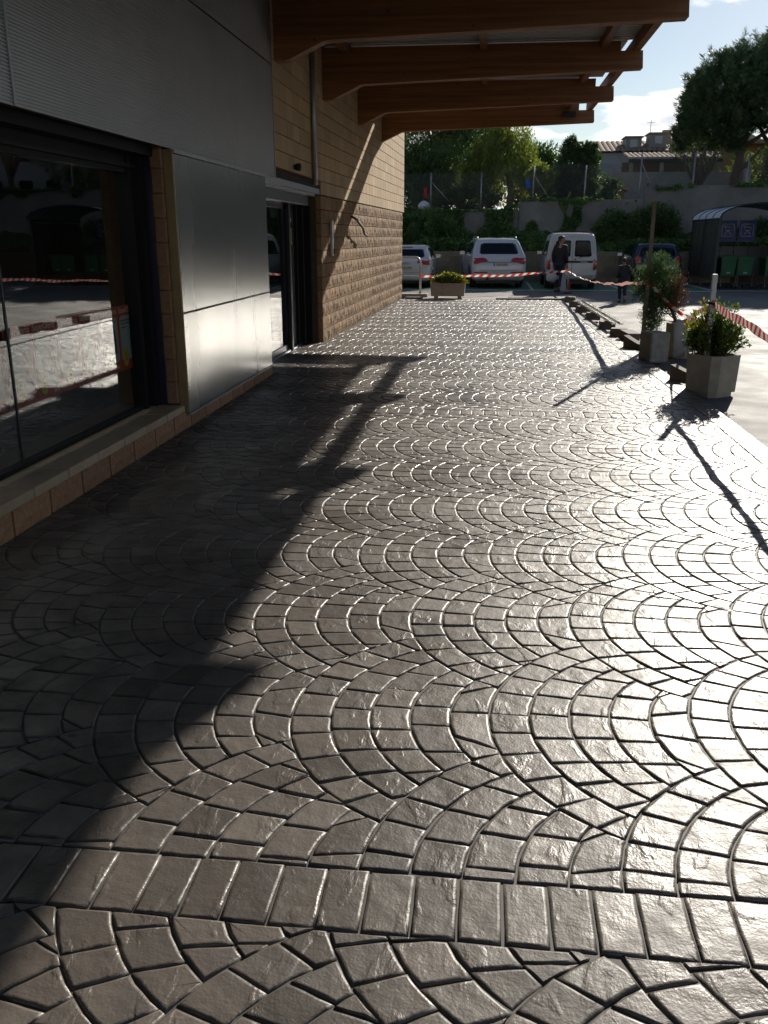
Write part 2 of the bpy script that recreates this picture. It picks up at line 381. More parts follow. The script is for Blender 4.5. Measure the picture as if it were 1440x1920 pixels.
for P in final:
    if len(P)<3: continue
    cx=sum(p[0] for p in P)/len(P); cy=sum(p[1] for p in P)/len(P)
    near = cy<7.5
    A=abs(area(P))
    u,v,z=project((cx,cy,0)) if cy>0.9 else (-999,0,1)
    vis = -40<u<1480 and 300<v<1960
    if not vis and cy<1.0 : 
        if not(cy>0.75 and -2<cx<2): continue
    if not vis and not(-3<cx<2.6 and cy>0): continue
    score = A*CAMH/(z**3) if (0<u<1440 and v<1920) else 0
    cand.append((score,P,near))
cand.sort(key=lambda t:-t[0])
bulk=MB(); bulk_t=[]; bulk_flat=[]
cnt=0
for score,P,near in cand:
    r=stone_mesh(P,near)
    if r is None: continue
    V,F,top=r; tint=max(.5,min(1.6,rs.gauss(1.0,.18)))
    if cnt<300 and score>0:
        cnt+=1; me=bpy.data.meshes.new('stone'); me.from_pydata(V,[],F)
        a=me.attributes.new('tint','FLOAT','POINT'); a.data.foreach_set('value',[tint]*len(V))
        me.polygons.foreach_set('use_smooth',[i!=top for i in range(len(F))]); me.materials.append(mat_stone)
        obj('stone',me,None,pav)
    else:
        bulk.add(V,F); bulk_t+=[tint]*len(V); bulk_flat+=[i!=top for i in range(len(F))]
me=bulk.mesh('paving_stones'); a=me.attributes.new('tint','FLOAT','POINT'); a.data.foreach_set('value',bulk_t)
me.polygons.foreach_set('use_smooth',bulk_flat)
tag(obj('paving_stones',me,mat_stone,pav),kind='stuff')
print('stones',len(cand),'faces',len(bulk.f))
# ------------------------------------------------------------------ supermarket building
mat_split = tinted(M('split_face_block', (0.34,0.205,0.098), (0.22,0.132,0.064), scale=14, rough=0.9, bump=0.014, bscale=40, contrast=0.3, stretch=(1,1,.35)))
mat_smooth = tinted(M('smooth_block', (0.57,0.405,0.23), (0.49,0.345,0.195), scale=5, rough=0.85, bump=0.0015, bscale=120))
mat_mortar = M('mortar', (0.10,0.07,0.045), (0.07,0.05,0.035), scale=20, rough=0.95)
mat_clad = M('ribbed_cladding', (0.40,0.40,0.405), (0.34,0.34,0.345), scale=2, rough=0.42, metal=0.75)
mat_panel = M('aluminium_panel', (0.40,0.402,0.395), (0.34,0.342,0.335), scale=1.6, rough=0.24, rough2=0.29, metal=0.95, bump=0.0005, bscale=14, stretch=(1,1,0.25))
mat_darkframe = M('dark_frame', (0.008,0.008,0.010), rough=0.65, spec=.2)
mat_blueframe = M('blue_frame', (0.010,0.011,0.028), rough=0.4)
mat_jamb = M('tan_edge', (0.30,0.20,0.09), (0.22,0.15,0.07), scale=12, rough=0.7)
mat_sill = tinted(M('sill_tile', (0.45,0.34,0.23), (0.36,0.27,0.185), scale=8, rough=0.55, bump=0.001, bscale=60))
mat_plinth = tinted(M('plinth_block', (0.37,0.205,0.11), (0.24,0.135,0.075), scale=22, rough=0.85, bump=0.006, bscale=55, contrast=0.2))
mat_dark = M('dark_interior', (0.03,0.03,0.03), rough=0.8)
mat_white = M('white_paint', (0.72,0.72,0.70), rough=0.5)
mat_steel = M('steel', (0.55,0.55,0.54), rough=0.3, metal=1.0)
mat_galv = M('galvanised_steel', (0.42,0.43,0.44), (0.33,0.34,0.35), scale=20, rough=0.45, metal=0.8)
mat_black = M('black_rubber', (0.018,0.018,0.018), rough=0.6)
def glass(name, tint=(0.92,0.95,0.94), f0=1.5, extra=0.0):
    m=bpy.data.materials.new(name); m.use_nodes=True; N=m.node_tree.nodes; L=m.node_tree.links; N.clear()
    o=N.new('ShaderNodeOutputMaterial'); g1=N.new('ShaderNodeBsdfGlossy'); g1.inputs['Roughness'].default_value=0.015
    t=N.new('ShaderNodeBsdfTransparent'); t.inputs[0].default_value=(*tint,1); fr=N.new('ShaderNodeFresnel'); fr.inputs[0].default_value=f0
    a0=N.new('ShaderNodeMath'); a0.operation='ADD'; L.new(fr.outputs[0],a0.inputs[0]); a0.inputs[1].default_value=extra; a0.use_clamp=True
    gm=N.new('ShaderNodeNewGeometry'); nb=N.new('ShaderNodeMath'); nb.operation='SUBTRACT'; nb.inputs[0].default_value=1; L.new(gm.outputs['Backfacing'],nb.inputs[1])
    a=N.new('ShaderNodeMath'); a.operation='MULTIPLY'; L.new(a0.outputs[0],a.inputs[0]); L.new(nb.outputs[0],a.inputs[1])
    mx=N.new('ShaderNodeMixShader'); L.new(a.outputs[0],mx.inputs[0]); L.new(t.outputs[0],mx.inputs[1]); L.new(g1.outputs[0],mx.inputs[2]); L.new(mx.outputs[0],o.inputs[0])
    MATS[name]=m; return m
mat_glass = glass('shop_glass', extra=0.10, f0=1.55)
bld = thing('supermarket', 'supermarket building of tan block and grey ribbed metal with glass door, left side', 'building', (0,0,0))
B = bld
# --- masonry core (behind the facing pieces)
g = MB(); X0=-2.70
g.box(-12,-2.72,14.28,25.0,-0.1,6.6)                       # far block
g.box(-12,X0-0.02,11.2,14.28,2.36,6.6)                     # above the door
g.box(-12,X0-0.02,-6,11.2,2.36,6.6)                        # above the window
g.box(-2.96,X0,7.46,10.62,-0.1,2.36)                        # pier behind the metal panel
g.box(-12,X0,-6,1.6,-0.1,2.36)
g.box(-2.95,X0,1.6,7.46,-0.1,0.16)
g.build('masonry_core', mat_mortar, B)
# --- floor, back and side walls of the shop inside
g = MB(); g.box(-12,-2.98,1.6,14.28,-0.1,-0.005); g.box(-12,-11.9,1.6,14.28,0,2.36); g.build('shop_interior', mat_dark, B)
mat_shelf = M('shelf_goods', (0.16,0.13,0.10), (0.03,0.04,0.05), scale=9, rough=0.7, contrast=0.08)
for k in range(3):
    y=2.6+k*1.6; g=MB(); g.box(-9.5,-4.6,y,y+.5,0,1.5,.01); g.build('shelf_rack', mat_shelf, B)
# lit ceiling tubes seen through the shop window
mat_tube=M('lit_tube',(1.0,.97,.90),emit=4.5)
for (x,y0,y1) in ((-3.7,4.3,5.7),(-3.7,6.0,7.4),(-5.8,8,9.4)):
    MB().box(x-.06,x+.06,y0,y1,2.27,2.30).build('ceiling_tube',mat_tube,B)
# --- plinth blocks under the window and panel
y=1.7; 
def rough_block_mesh(nm, L, Hh, D, amp, seed, ny=4, nz=2, bev=.012):
    r=random.Random(seed); V=[];F=[]
    for j in range(nz+1):
        for i in range(ny+1):
            e = i in(0,ny) or j in(0,nz)
            V.append(((-bev if e else 0)+ (r.uniform(-amp*.3,amp*.3) if e else r.uniform(-amp,amp*1.0)), L*i/ny, Hh*j/nz))
    for j in range(nz):
        for i in range(ny): a=j*(ny+1)+i; F.append((a,a+1,a+ny+2,a+ny+1))
    k=len(V); bd=[(0,0),(ny,0),(ny,nz),(0,nz)]
    for (i,j) in bd: V.append((-D,L*i/ny,Hh*j/nz))
    rows=[list(range(0,ny+1)),[ny+(ny+1)*j for j in range(nz+1)],[nz*(ny+1)+ny-i for i in range(ny+1)],[(ny+1)*(nz-j) for j in range(nz+1)]]
    for q,row in enumerate(rows): F.append(tuple(row[::-1])+(k+q,k+(q+1)%4))
    me=bpy.data.meshes.new(nm); me.from_pydata(V,[],F); return me
def set_tint(me,v):
    a=me.attributes.new('tint','FLOAT','POINT'); a.data.foreach_set('value',[v]*len(me.vertices))
pl=[]
for k in range(6):
    me=rough_block_mesh('plinth_block',.428,.165,.05,.004,k); set_tint(me,[.9,1,1.1,.82,1.05,.95][k]); me.materials.append(mat_plinth); pl.append(me)
k=0; y=1.80
MB().box(-2.70,-2.690,1.7,10.6,-.05,.165).build('plinth_backing',mat_grout,B)
while y<10.5:
    o=obj('plinth_block',pl[(k*5+k//3)%6],None,B,(-2.652,y+.004,-.008)); y+=.45; k+=1
# --- window sill tiles
st=[]
for k in range(4):
    me=MB().box(-.33,.03,0,.434,0,.062,.007).mesh('sill_tile'); set_tint(me,[.92,1,1.08,.97][k]); me.materials.append(mat_sill); st.append(me)
y=2.02
for k in range(12):
    o=obj('sill_tile',st[(k*3+k//4)%4],None,B,(-2.655,y+random.uniform(-.003,.003),.168)); y+=.448
# --- window: frame, mullions, panes, track above
XG=-2.95
win=empty('shop_window'); win.parent=B
fr=MB(); fr.box(XG-.03,XG+.05,1.65,7.24,2.13,2.36); fr.box(XG-.03,XG+.04,1.65,7.24,.232,.262); fr.box(XG-.05,XG+.06,7.16,7.24,.232,2.36); fr.box(XG-.04,XG+.10,7.30,7.40,.232,2.36); fr.build('window_frame',mat_darkframe,win)
g=MB(); g.box(XG+.02,-2.76,1.65,7.40,2.27,2.345); g.box(XG+.055,XG+.085,1.65,7.3,2.17,2.20); g.build('shutter_track',mat_darkframe,win)
g=MB(); g.box(XG+.06,XG+.16,7.405,7.46,.235,2.36); g.build('blue_trim',mat_blueframe,win)
for (a,b) in [(1.7,3.42),(3.44,5.165),(5.185,7.16)]:
    g=MB(); g.box(XG-.006,XG+.006,a,b,.262,2.13); g.build('pane',mat_glass,win)
for yy in (3.43,5.175):
    g=MB(); g.box(XG-.012,XG+.012,yy-.009,yy+.009,.262,2.13); g.build('mullion',mat_black,win)
# jamb blocks between window and metal panel
jb=MB().box(-.26,0,0,.05,0,.192,.006).mesh('jamb_block'); set_tint(jb,.8); jb.materials.append(mat_plinth)
for k in range(11): obj('jamb_block',jb,None,B,(-2.70,7.415+0.012*(k%2),.235+k*.195))
g=MB(); g.box(-2.72,-2.625,7.475,7.503,.15,2.33); g.build('panel_edge_strip',mat_jamb,B)
# --- flat aluminium panels
for (z0,z1) in ((.135,1.006),(1.014,2.305)):
    g=MB(); g.box(-2.70,-2.628,7.51,10.64,z0,z1,.006); g.build('metal_panel',mat_panel,B)
g=MB(); g.box(-2.70,-2.612,7.505,10.65,2.309,2.335); g.build('drip_edge',mat_galv,B)
g=MB(); g.box(-2.70,-2.62,7.51,10.64,.118,.132); g.build('bottom_trim',mat_galv,B)
# --- ribbed cladding sheets above (real horizontal ribs)
def ribbed(y0,y1,z0,z1,x,pitch=.0195,depth=.007):
    m=MB(); prof=[]; z=z0
    while z<z1-1e-4:
        prof+=[(x,z),(x,min(z+pitch*.42,z1)),(x-depth,min(z+pitch*.55,z1)),(x-depth,min(z+pitch*.88,z1))]; z+=pitch
    n=len(prof); V=[(p[0],y0,p[1]) for p in prof]+[(p[0],y1,p[1]) for p in prof]
    m.add(V,[(i,n+i,n+i+1,i+1) for i in range(n-1)]); return m
for (y0,y1) in ((-4,1.2),(1.215,5.005),(5.03,11.19)):
    ribbed(y0,y1,2.338,3.575,-2.64).build('ribbed_sheet',mat_clad,B)
    ribbed(y0,y1,3.588,6.5,-2.64).build('ribbed_sheet',mat_clad,B)
for yy in (1.2075,5.0175): g=MB(); g.box(-2.66,-2.632,yy-.012,yy+.012,2.338,6.5); g.build('seam_strip',mat_galv,B)
g=MB(); g.box(-2.72,-2.632,11.19,11.205,2.338,6.5); g.build('seam_strip',mat_galv,B)
# --- entrance: header shutter box, sliding leaves, posts
XD=-2.99
dr=empty('entrance_door'); dr.parent=B
g=MB(); g.box(XD-.1,-2.66,10.65,14.2,2.27,2.345); g.box(XD-.1,-2.72,10.65,14.15,2.235,2.268); g.build('lintel',mat_galv,dr)
g=MB(); g.box(XD-.05,-2.80,10.66,14.0,2.10,2.23,.006); g.build('shutter_box',M('shutter_box',(.13,.135,.145),rough=.4,metal=.5),dr)
g=MB(); g.box(XD-.05,XD+.06,10.66,14.0,-.01,.022); g.build('threshold',M('threshold',(.32,.36,.45),rough=.3,metal=.8),dr)
for (a,b,xx) in ((10.66,11.86,XD-.03),(11.9,13.08,XD),):
    l=empty('door_leaf'); l.parent=dr
    g=MB(); g.box(xx-.02,xx+.02,a,a+.05,.025,2.1); g.box(xx-.02,xx+.02,b-.05,b,.025,2.1); g.box(xx-.02,xx+.02,a+.05,b-.05,.025,.10); g.box(xx-.02,xx+.02,a+.05,b-.05,2.03,2.1); g.build('leaf_frame',mat_blueframe,l)
    g=MB(); g.box(xx-.004,xx+.004,a+.05,b-.05,.10,2.03); g.build('pane',mat_glass,l)
g=MB(); g.box(XD+.03,XD+.08,13.10,13.20,.0,2.1); g.build('door_post',mat_black,dr)
g=MB(); g.box(XD+.0,XD+.01,13.21,13.72,.0,2.1); g.build('side_panel',M('side_panel',(.06,.062,.065),rough=.25),dr)
g=MB(); g.box(XD-.05,XD+.05,13.73,13.80,0,2.1); g.box(XD-.05,XD+.12,13.87,13.93,0,2.1); g.box(XD-.05,XD+.20,14.05,14.13,0,2.1); g.build('shutter_guide',mat_darkframe,dr)
g=MB(); g.box(XD-.08,XD-.02,13.7,14.3,0,2.1); g.build('blue_side_trim',mat_blueframe,dr)
# warning sticker on the dark side panel
stk=thing('door_sticker','yellow vertical warning sticker on the dark panel beside the entrance door','sticker',(XD+.012,13.48,1.72))
MB().box(0,.002,-.06,.06,-.19,.19).build('backing',M('sticker_yellow',(.62,.40,.03),rough=.5),stk)
MB().box(.002,.003,-.035,.035,.02,.16).build('pictogram_field',mat_white,stk)
MB().tube([(.0035,0,.05),(.0035,.01,.09),(.0035,-.005,.13)],.012,6).build('pictogram',mat_black,stk)
# --- facing blocks of the far wall; the wall turns by a degree
WA=(-2.645,14.27); WB=(-2.37,24.98); wl=math.hypot(WB[0]-WA[0],WB[1]-WA[1]); wang=math.atan2(-(WB[0]-WA[0]),WB[1]-WA[1])
sp=[]
for k in range(10):
    me=rough_block_mesh('split_block',.391,.195,.09,.011,100+k,ny=6,nz=3,bev=.012); set_tint(me,random.Random(k).uniform(.78,1.2)); me.materials.append(mat_split); sp.append(me)
sph=[]
for k in range(4):
    me=rough_block_mesh('split_block',.193,.195,.09,.010,200+k,ny=3,nz=3,bev=.012); set_tint(me,random.Random(k).uniform(.85,1.15)); me.materials.append(mat_split); sph.append(me)
def wallpt(s,z): return (WA[0]+(WB[0]-WA[0])*s/wl, WA[1]+(WB[1]-WA[1])*s/wl, z)
rb=random.Random(3)
for row in range(11):
    z=.0+row*.2055; s=0.0; first=row%2
    while s<wl-.15:
        L_=.198 if (first and s==0) else .396
        if s+L_>wl: 
            if wl-s<.19: break
            L_=.198
        o=obj('split_block',(rb.choice(sp) if L_>.3 else rb.choice(sph)),None,B,wallpt(s,z)); o.rotation_euler=(0,0,wang); s+=L_+.002
ztop=2.268
sm=[]
for k in range(8):
    me=MB().box(-.08,0,0,.390,0,.1915,.004).mesh('smooth_block'); set_tint(me,random.Random(k+9).uniform(.82,1.12)); me.materials.append(mat_smooth); sm.append(me)
lst=[]
for row in range(13):
    z=ztop+row*.2
    s=0
    while s<wl-.2: lst.append((wallpt(s,z),wang,z)); s+=.4
    y=11.21+ (0.0)
    while y<14.2: 
        if z>2.35-.05: lst.append(((WA[0],y,z),0,z))
        y+=.383
lst.sort(key=lambda t:-1/(t[0][1])+ (100 if t[2]>4.35 else 0)+(10 if (t[2]>3.9) else 0))
bk=MB(); bt=[]
for i,(p,a,z) in enumerate(lst):
    me=rb.choice(sm)
    if i<300:
        o=obj('smooth_block',me,None,B,p); o.rotation_euler=(0,0,a)
        if a==0: o.scale=(1,.957,1)
    else:
        ca,sa=math.cos(a),math.sin(a); k=1 if a else .957
        bk.add([(p[0]+v.co.x*ca-v.co.y*k*sa,p[1]+v.co.x*sa+v.co.y*k*ca,p[2]+v.co.z) for v in me.vertices],[tuple(f.vertices) for f in me.polygons])
me=bk.mesh('smooth_blocks'); set_tint(me,1.0); tag(obj('smooth_blocks',me,mat_smooth,B),kind='stuff')
g=MB(); g.box(-2.9,-2.655,11.21,14.24,2.35,2.40); g.build('lintel_course',mat_smooth,B)
# --- drain pipe, spout, wall lamp, cable
g=MB(); g.tube([(-2.60,13.55,2.37),(-2.60,13.55,4.35)],.038,10); g.build('downpipe',mat_galv,B,True)
g=MB(); g.lathe([(.03,0),(.05,.05),(.05,.09),(.02,.1)],(-2.64,12.3,2.53),10,'x'); g.build('spout',mat_black,B,True)
lamp=thing('wall_reader','slim vertical chrome bracket on the block wall right of the entrance','bracket',(-2.60,14.9,1.34))
MB().box(-.03,.03,-.02,.04,0,.56,.012).build('bar',mat_steel,lamp); MB().box(-.01,.045,-.012,.03,.03,.12,.006).build('slot_cover',mat_black,lamp)
cab=MB(); cab.tube([(-2.52,16.6,1.99),(-2.46,16.75,1.95),(-2.43,17.05,1.86),(-2.42,17.35,1.80),(-2.43,17.6,1.70),(-2.42,17.9,1.66)],.022,8); tag(cab.build('wall_cable',mat_black,None,True),'black cable end curling out of the sunlit block wall','cable')

# ------------------------------------------------------------------ posters behind the window
def paper(n,c):
    m=M(n,c,rough=.5); N=m.node_tree.nodes; L=m.node_tree.links; b=N['Principled BSDF']; tr=N.new('ShaderNodeBsdfTranslucent'); tr.inputs[0].default_value=(*c,1); mx=N.new('ShaderNodeMixShader'); mx.inputs[0].default_value=.5; L.new(b.outputs[0],mx.inputs[1]); L.new(tr.outputs[0],mx.inputs[2]); L.new(mx.outputs[0],N['Material Output'].inputs[0]); return m
mat_red=paper('poster_red',(.55,.07,.035)); mat_pal=paper('poster_white',(.50,.62,.64)); mat_yel=paper('poster_yellow',(.72,.60,.04)); mat_ink=M('poster_ink',(.05,.06,.07),rough=.5); mat_bot=paper('poster_bottle',(.03,.08,.25)); mat_or=paper('poster_orange',(.7,.17,.03))
def rrect(w,h,r,n=4):
    P=[]
    for (cx,cy,a0) in ((w/2-r,h/2-r,0),(-w/2+r,h/2-r,90),(-w/2+r,-h/2+r,180),(w/2-r,-h/2+r,270)):
        for k in range(n+1): t=R(a0+90*k/n); P.append((cx+r*math.cos(t),cy+r*math.sin(t)))
    return P
title=text_mesh('SuperOferta',.062); five=text_mesh('5',.10); ark=text_mesh('5ark',.05)
names=['leftmost poster, left of the window joint','first poster right of the window joint','second poster right of the window joint','third poster right of the window joint','fourth poster right of the window joint','second poster from the window frame','last poster beside the window frame']
for k in range(7):
    y=4.98+.352*k if k else 4.985
    if k: y=5.02+.352*k
    p=thing('offer_poster','red offer sheet in shop window: '+names[k],'poster',(XG-.03,y-.02,.85),0,'offer posters in the shop window')
    MB().box(-.002,0,-.172,.172,-.26,.26).build('sheet',mat_red,p)
    m=MB(); m.prism([(a,b+.0) for a,b in rrect(.30,.36,.04)],'x',0,.0015); o=m.build('panel',mat_pal,p); 
    def put(me,mat,yy,zz,x=.0022): 
        o=obj('lettering',me,mat,p,(x,yy,zz)); o.rotation_euler=(math.pi/2,0,math.pi/2); return o
    put(title,mat_white,0,.222,.0012)
    for q,(w_,zz) in enumerate(((.22,.14),(.20,.115),(.09,.085))):
        for u in range(int(w_/.022)):
            pass
        m=MB(); x=-.13
        while x<-.13+w_: l=random.uniform(.012,.035); m.box(.0016,.002,x,x+l,zz-.006,zz+.006); x+=l+.008
        m.build('small_print',mat_ink,p)
    m=MB(); m.prism([(a-.075+.04*(k%2),b-.155) for a,b in [(.055*math.cos(R(t)),.075*math.sin(R(t))) for t in range(0,360,20)]],'x',.0016,.0026); m.build('price_oval',mat_yel,p)
    put(five,mat_ink,-.075+.04*(k%2),-.155,.003); put(ark,mat_white,.09,-.218,.0012)
    m=MB(); bx=.075; m.prism([(bx-.03,-.11),(bx+.03,-.11),(bx+.034,.0),(bx+.02,.05),(bx+.012,.09),(bx-.012,.09),(bx-.02,.05),(bx-.034,.0)],'x',.0016,.0022); m.build('product_picture',mat_bot if k in (5,6) else (mat_or if k%2 else mat_red),p)

# ------------------------------------------------------------------ timber canopy
def wood(name):
    m=M(name,(.36,.165,.062),(.20,.08,.03),scale=3.0,rough=.55,rough2=.7,stretch=(.35,3,9),detail=8,bump=.001,bscale=20,contrast=.2); return m
mat_wood=wood('glulam_timber')
def laminate(m):
    # glue lines of the laminations and small dark knots
    N=m.node_tree.nodes; L=m.node_tree.links; b=N['Principled BSDF']; tc=[n for n in N if n.type=='TEX_COORD'][0]
    sp=N.new('ShaderNodeSeparateXYZ'); L.new(tc.outputs['Object'],sp.inputs[0]); d=N.new('ShaderNodeMath'); d.operation='MULTIPLY'; d.inputs[1].default_value=1/.045; L.new(sp.outputs['Z'],d.inputs[0]); f=N.new('ShaderNodeMath'); f.operation='FRACT'; L.new(d.outputs[0],f.inputs[0])
    l=N.new('ShaderNodeMapRange'); l.inputs['From Min'].default_value=.0; l.inputs['From Max'].default_value=.09; l.inputs['To Min'].default_value=.62; l.inputs['To Max'].default_value=1; L.new(f.outputs[0],l.inputs['Value'])
    fl=N.new('ShaderNodeMath'); fl.operation='FLOOR'; L.new(d.outputs[0],fl.inputs[0]); wn=N.new('ShaderNodeTexWhiteNoise'); wn.noise_dimensions='1D'; L.new(fl.outputs[0],wn.inputs['W']); wr=N.new('ShaderNodeMapRange'); wr.inputs['To Min'].default_value=.8; wr.inputs['To Max'].default_value=1.2; L.new(wn.outputs['Value'],wr.inputs['Value'])
    v=N.new('ShaderNodeTexVoronoi'); v.inputs['Scale'].default_value=3.3; L.new(tc.outputs['Object'],v.inputs['Vector']); k=N.new('ShaderNodeMapRange'); k.inputs['From Min'].default_value=.04; k.inputs['From Max'].default_value=.09; k.inputs['To Min'].default_value=.4; k.inputs['To Max'].default_value=1; L.new(v.outputs['Distance'],k.inputs['Value'])
    m1=N.new('ShaderNodeMath'); m1.operation='MULTIPLY'; L.new(l.outputs[0],m1.inputs[0]); L.new(wr.outputs[0],m1.inputs[1]); m2=N.new('ShaderNodeMath'); m2.operation='MULTIPLY'; L.new(m1.outputs[0],m2.inputs[0]); L.new(k.outputs[0],m2.inputs[1])
    mx=N.new('ShaderNodeMixRGB'); mx.blend_type='MULTIPLY'; mx.inputs[0].default_value=1; L.new(b.inputs['Base Color'].links[0].from_socket,mx.inputs[1]); L.new(m2.outputs[0],mx.inputs[2]); L.new(mx.outputs[0],b.inputs['Base Color'])
laminate(mat_wood)
can=thing('timber_canopy','entrance canopy of brown laminated timber beams with grey sheet roof','canopy')
BY=[-1.15,2.0,5.15,8.3,11.45,14.6,17.8,20.95]
ZT=4.365
prof=[(-2.655,3.65),(-2.52,3.65),(-2.46,3.66),(-2.05,3.845),(-1.98,3.858),(2.12,3.992),(2.128,4.0),(2.112,4.235),(1.79,4.235),(1.79,ZT),(-2.655,ZT)]
for y in BY:
    xo = 0 if y<12 else (y-14.27)*.0257
    pr_=[(max(px,-2.655+max(0,xo)),pz) if px<-2.6 else (px,pz) for px,pz in prof]
    m=MB(); m.prism(pr_,'y',y-.09,y+.09); m.build('beam',mat_wood,can)
    for xx in (-.2,):
        pass
for (xa,xb,za,zb,ya,yb) in [(-2.32,-2.22,ZT-.09,ZT+.045,-3,21.06),(-.25,-.15,ZT-.09,ZT+.045,-3,21.06),(1.50,1.60,ZT-.09,ZT+.045,-3,21.06),(1.98,2.08,4.238,ZT+.045,-3,21.3)]:
    g=MB(); g.box(xa,xb,ya,yb,za,zb); g.build('purlin',mat_wood,can)
mat_sheet=M('roof_sheet',(.55,.56,.57),(.48,.49,.50),scale=2,rough=.5,metal=.2)
def sheet(x0,x1,y0,y1,dz=0):
    V=[];n=0; y=y0; prof_=[]
    while y<y1+.15: prof_+=[(y,0),(y+.06,0),(y+.075,.03),(y+.135,.03)]; y+=.15
    prof_=[(min(a,y1),b) for a,b in prof_]; k=len(prof_)
    V=[(x0,a,ZT+.05+dz+b) for a,b in prof_]+[(x1,a,ZT+.05+dz+b) for a,b in prof_]
    return MB().add(V,[(i,i+1,k+i+1,k+i) for i in range(k-1)])
sheet(-2.66,2.10,-3,11.6).build('roof_sheet',mat_sheet,can); sheet(-2.66,2.10,11.4,14.75,.004).build('roof_sheet',mat_sheet,can)
sheet(-2.64,1.93,14.6,17.95,.008).build('roof_sheet',mat_sheet,can); sheet(-2.6,1.52,17.8,20.75,.012).build('roof_sheet',mat_sheet,can)
g=MB(); g.box(1.45,1.72,20.70,20.84,4.10,4.20); g.build('junction_box',mat_black,can)
# ------------------------------------------------------------------ parking surface: bays, lines, kerbs
tag(MB().box(-9,7.35,30.25,36.0,ZA-.02,ZA+.004).build('green_parking_bays', mat_green_paint), kind='structure')
g=MB(); g.box(-30,45,34.9,36.2,ZA-.03,ZA-.001); tag(g.build('parking_strip', mat_asphalt), kind='structure')
lines=[(-9,7.35,30.2,30.32),(7.35,16,30.6,30.7)]
for x in (-4.2,-1.45,1.45,4.4,7.30): lines.append((x-.05,x+.05,30.33,35.9))
for (a,b,c,d) in lines: tag(MB().box(a,b,c,d,ZA-.01,ZA+.008).build('bay_line',mat_line),kind='structure')
for P in ([(8.2,25.2),(10.6,24.4),(10.6,24.55),(8.25,25.32)],[(8.2,25.33),(12,25.33),(12,25.45),(8.2,25.45)],[(5.6,21.9),(6.9,21.0),(6.98,21.1),(5.7,22.02)]):
    tag(MB().prism(P,'z',ZA-.01,ZA+.004).build('bay_line',mat_line),kind='structure')
# footway strip beyond the stamped paving
tag(MB().box(-2.36,0.55,24.95,26.4,-.1,-.02).build('footway',mat_conc),kind='structure')
mat_kerb=M('kerb_stone',(.20,.17,.14),(.13,.11,.095),scale=7,rough=.8,bump=.004,bscale=40)
x=-2.3; kp=thing('far_kerb','row of grey kerb stones closing the far end of the stamped paving','kerb')
while x<2.0:
    if not(-1.95<x<-.05): MB().box(x,x+.49,24.72,24.94,-.1,.045+random.uniform(-.01,.01),.012).build('kerb_stone',mat_kerb,kp)
    x+=.5
# loose edging blocks set along the right edge
blk=[(2.14,24.1),(2.14,22.5),(2.16,20.9),(2.19,19.1),(2.23,17.1),(2.27,15.8),(2.36,15.3)]
posn=['farthest of the row','second farthest of the row','third from the far end','fourth from the far end','under the near end of the metal profiles','first of a leaning pair','second of a leaning pair']
for i,(x,y) in enumerate(blk):
    o=MB().box(-.14,.14,-.13,.13,0,.15,.012).build('edging_block',mat_kerb,None,loc=(x,y,-.02)); o.rotation_euler=(0,0,random.uniform(-.25,.25)); 
    if i==6: o.rotation_euler=(0.2,0.05,.5)
    tag(o,'brown concrete edging block along right paving edge, '+posn[i],'block','loose edging blocks')
def wedge(name,x,y,rz,label):
    o=MB().prism([(-.22,0),(.22,0),(.22,.10),(.12,.11),(-.12,.17),(-.22,.20)],'y',-.05,.05).build(name,mat_kerb,None,loc=(x,y,-.02)); o.rotation_euler=(0,0,rz); return tag(o,label,'block','loose edging blocks')
wedge('edging_block',2.26,14.0,-1.1,'broken edging block lying at the foot of the tall post')
wedge('edging_block',2.38,10.75,-.9,'broken edging block beside the near angular planter')
pr=thing('aluminium_profiles','pair of long shiny aluminium profiles lying across the edging blocks','metal profile',(0,0,0))
for dx in (0,.14):
    a=Vector((2.14+dx,21.9,.135)); b=Vector((2.25+dx,16.4,.135)); d=(b-a).normalized(); s=Vector((0,0,1)).cross(d)
    V=[]; 
    for q in (a,b):
        for (u,z) in ((-.03,0),(.03,0),(.03,.045),(.022,.045),(.022,.008),(-.022,.008),(-.022,.045),(-.03,.045)): V.append(q+s*u+Vector((0,0,z)))
    MB().add(V,[(i,(i+1)%8,8+(i+1)%8,8+i) for i in range(8)]+[tuple(range(8))[::-1],tuple(range(8,16))]).build('profile',M('bright_aluminium',(.75,.74,.70),rough=.25,metal=1.0),pr)

# ------------------------------------------------------------------ cars
mat_carwhite=M('white_car_paint',(.62,.63,.65),rough=.22,coat=.6); mat_vanwhite=M('white_van_paint',(.58,.58,.56),(.52,.52,.50),scale=2,rough=.35,coat=.3); mat_cardark=M('dark_blue_car_paint',(.012,.016,.035),rough=.18,coat=.8)
mat_cglass=M('car_glass',(.010,.012,.016),rough=.08,spec=.25); mat_tyre=M('tyre',(.02,.02,.02),rough=.8); mat_rim=M('rim',(.35,.36,.38),rough=.35,metal=.9)
mat_tail=M('tail_light_red',(.42,.012,.012),rough=.15,coat=.8); mat_tailo=M('tail_light_orange',(.60,.06,.02),rough=.15,coat=.8); mat_plate=M('number_plate',(.55,.55,.52),rough=.4); mat_trim=M('black_trim',(.02,.02,.022),rough=.5); mat_lamp=M('head_lamp',(.6,.62,.65),rough=.1)
def interp(tab,y):
    if y<=tab[0][0]: return tab[0][1:]
    for a,b in zip(tab,tab[1:]):
        if y<=b[0]:
            t=(y-a[0])/(b[0]-a[0]); return tuple(p+(q-p)*t for p,q in zip(a[1:],b[1:]))
    return tab[-1][1:]
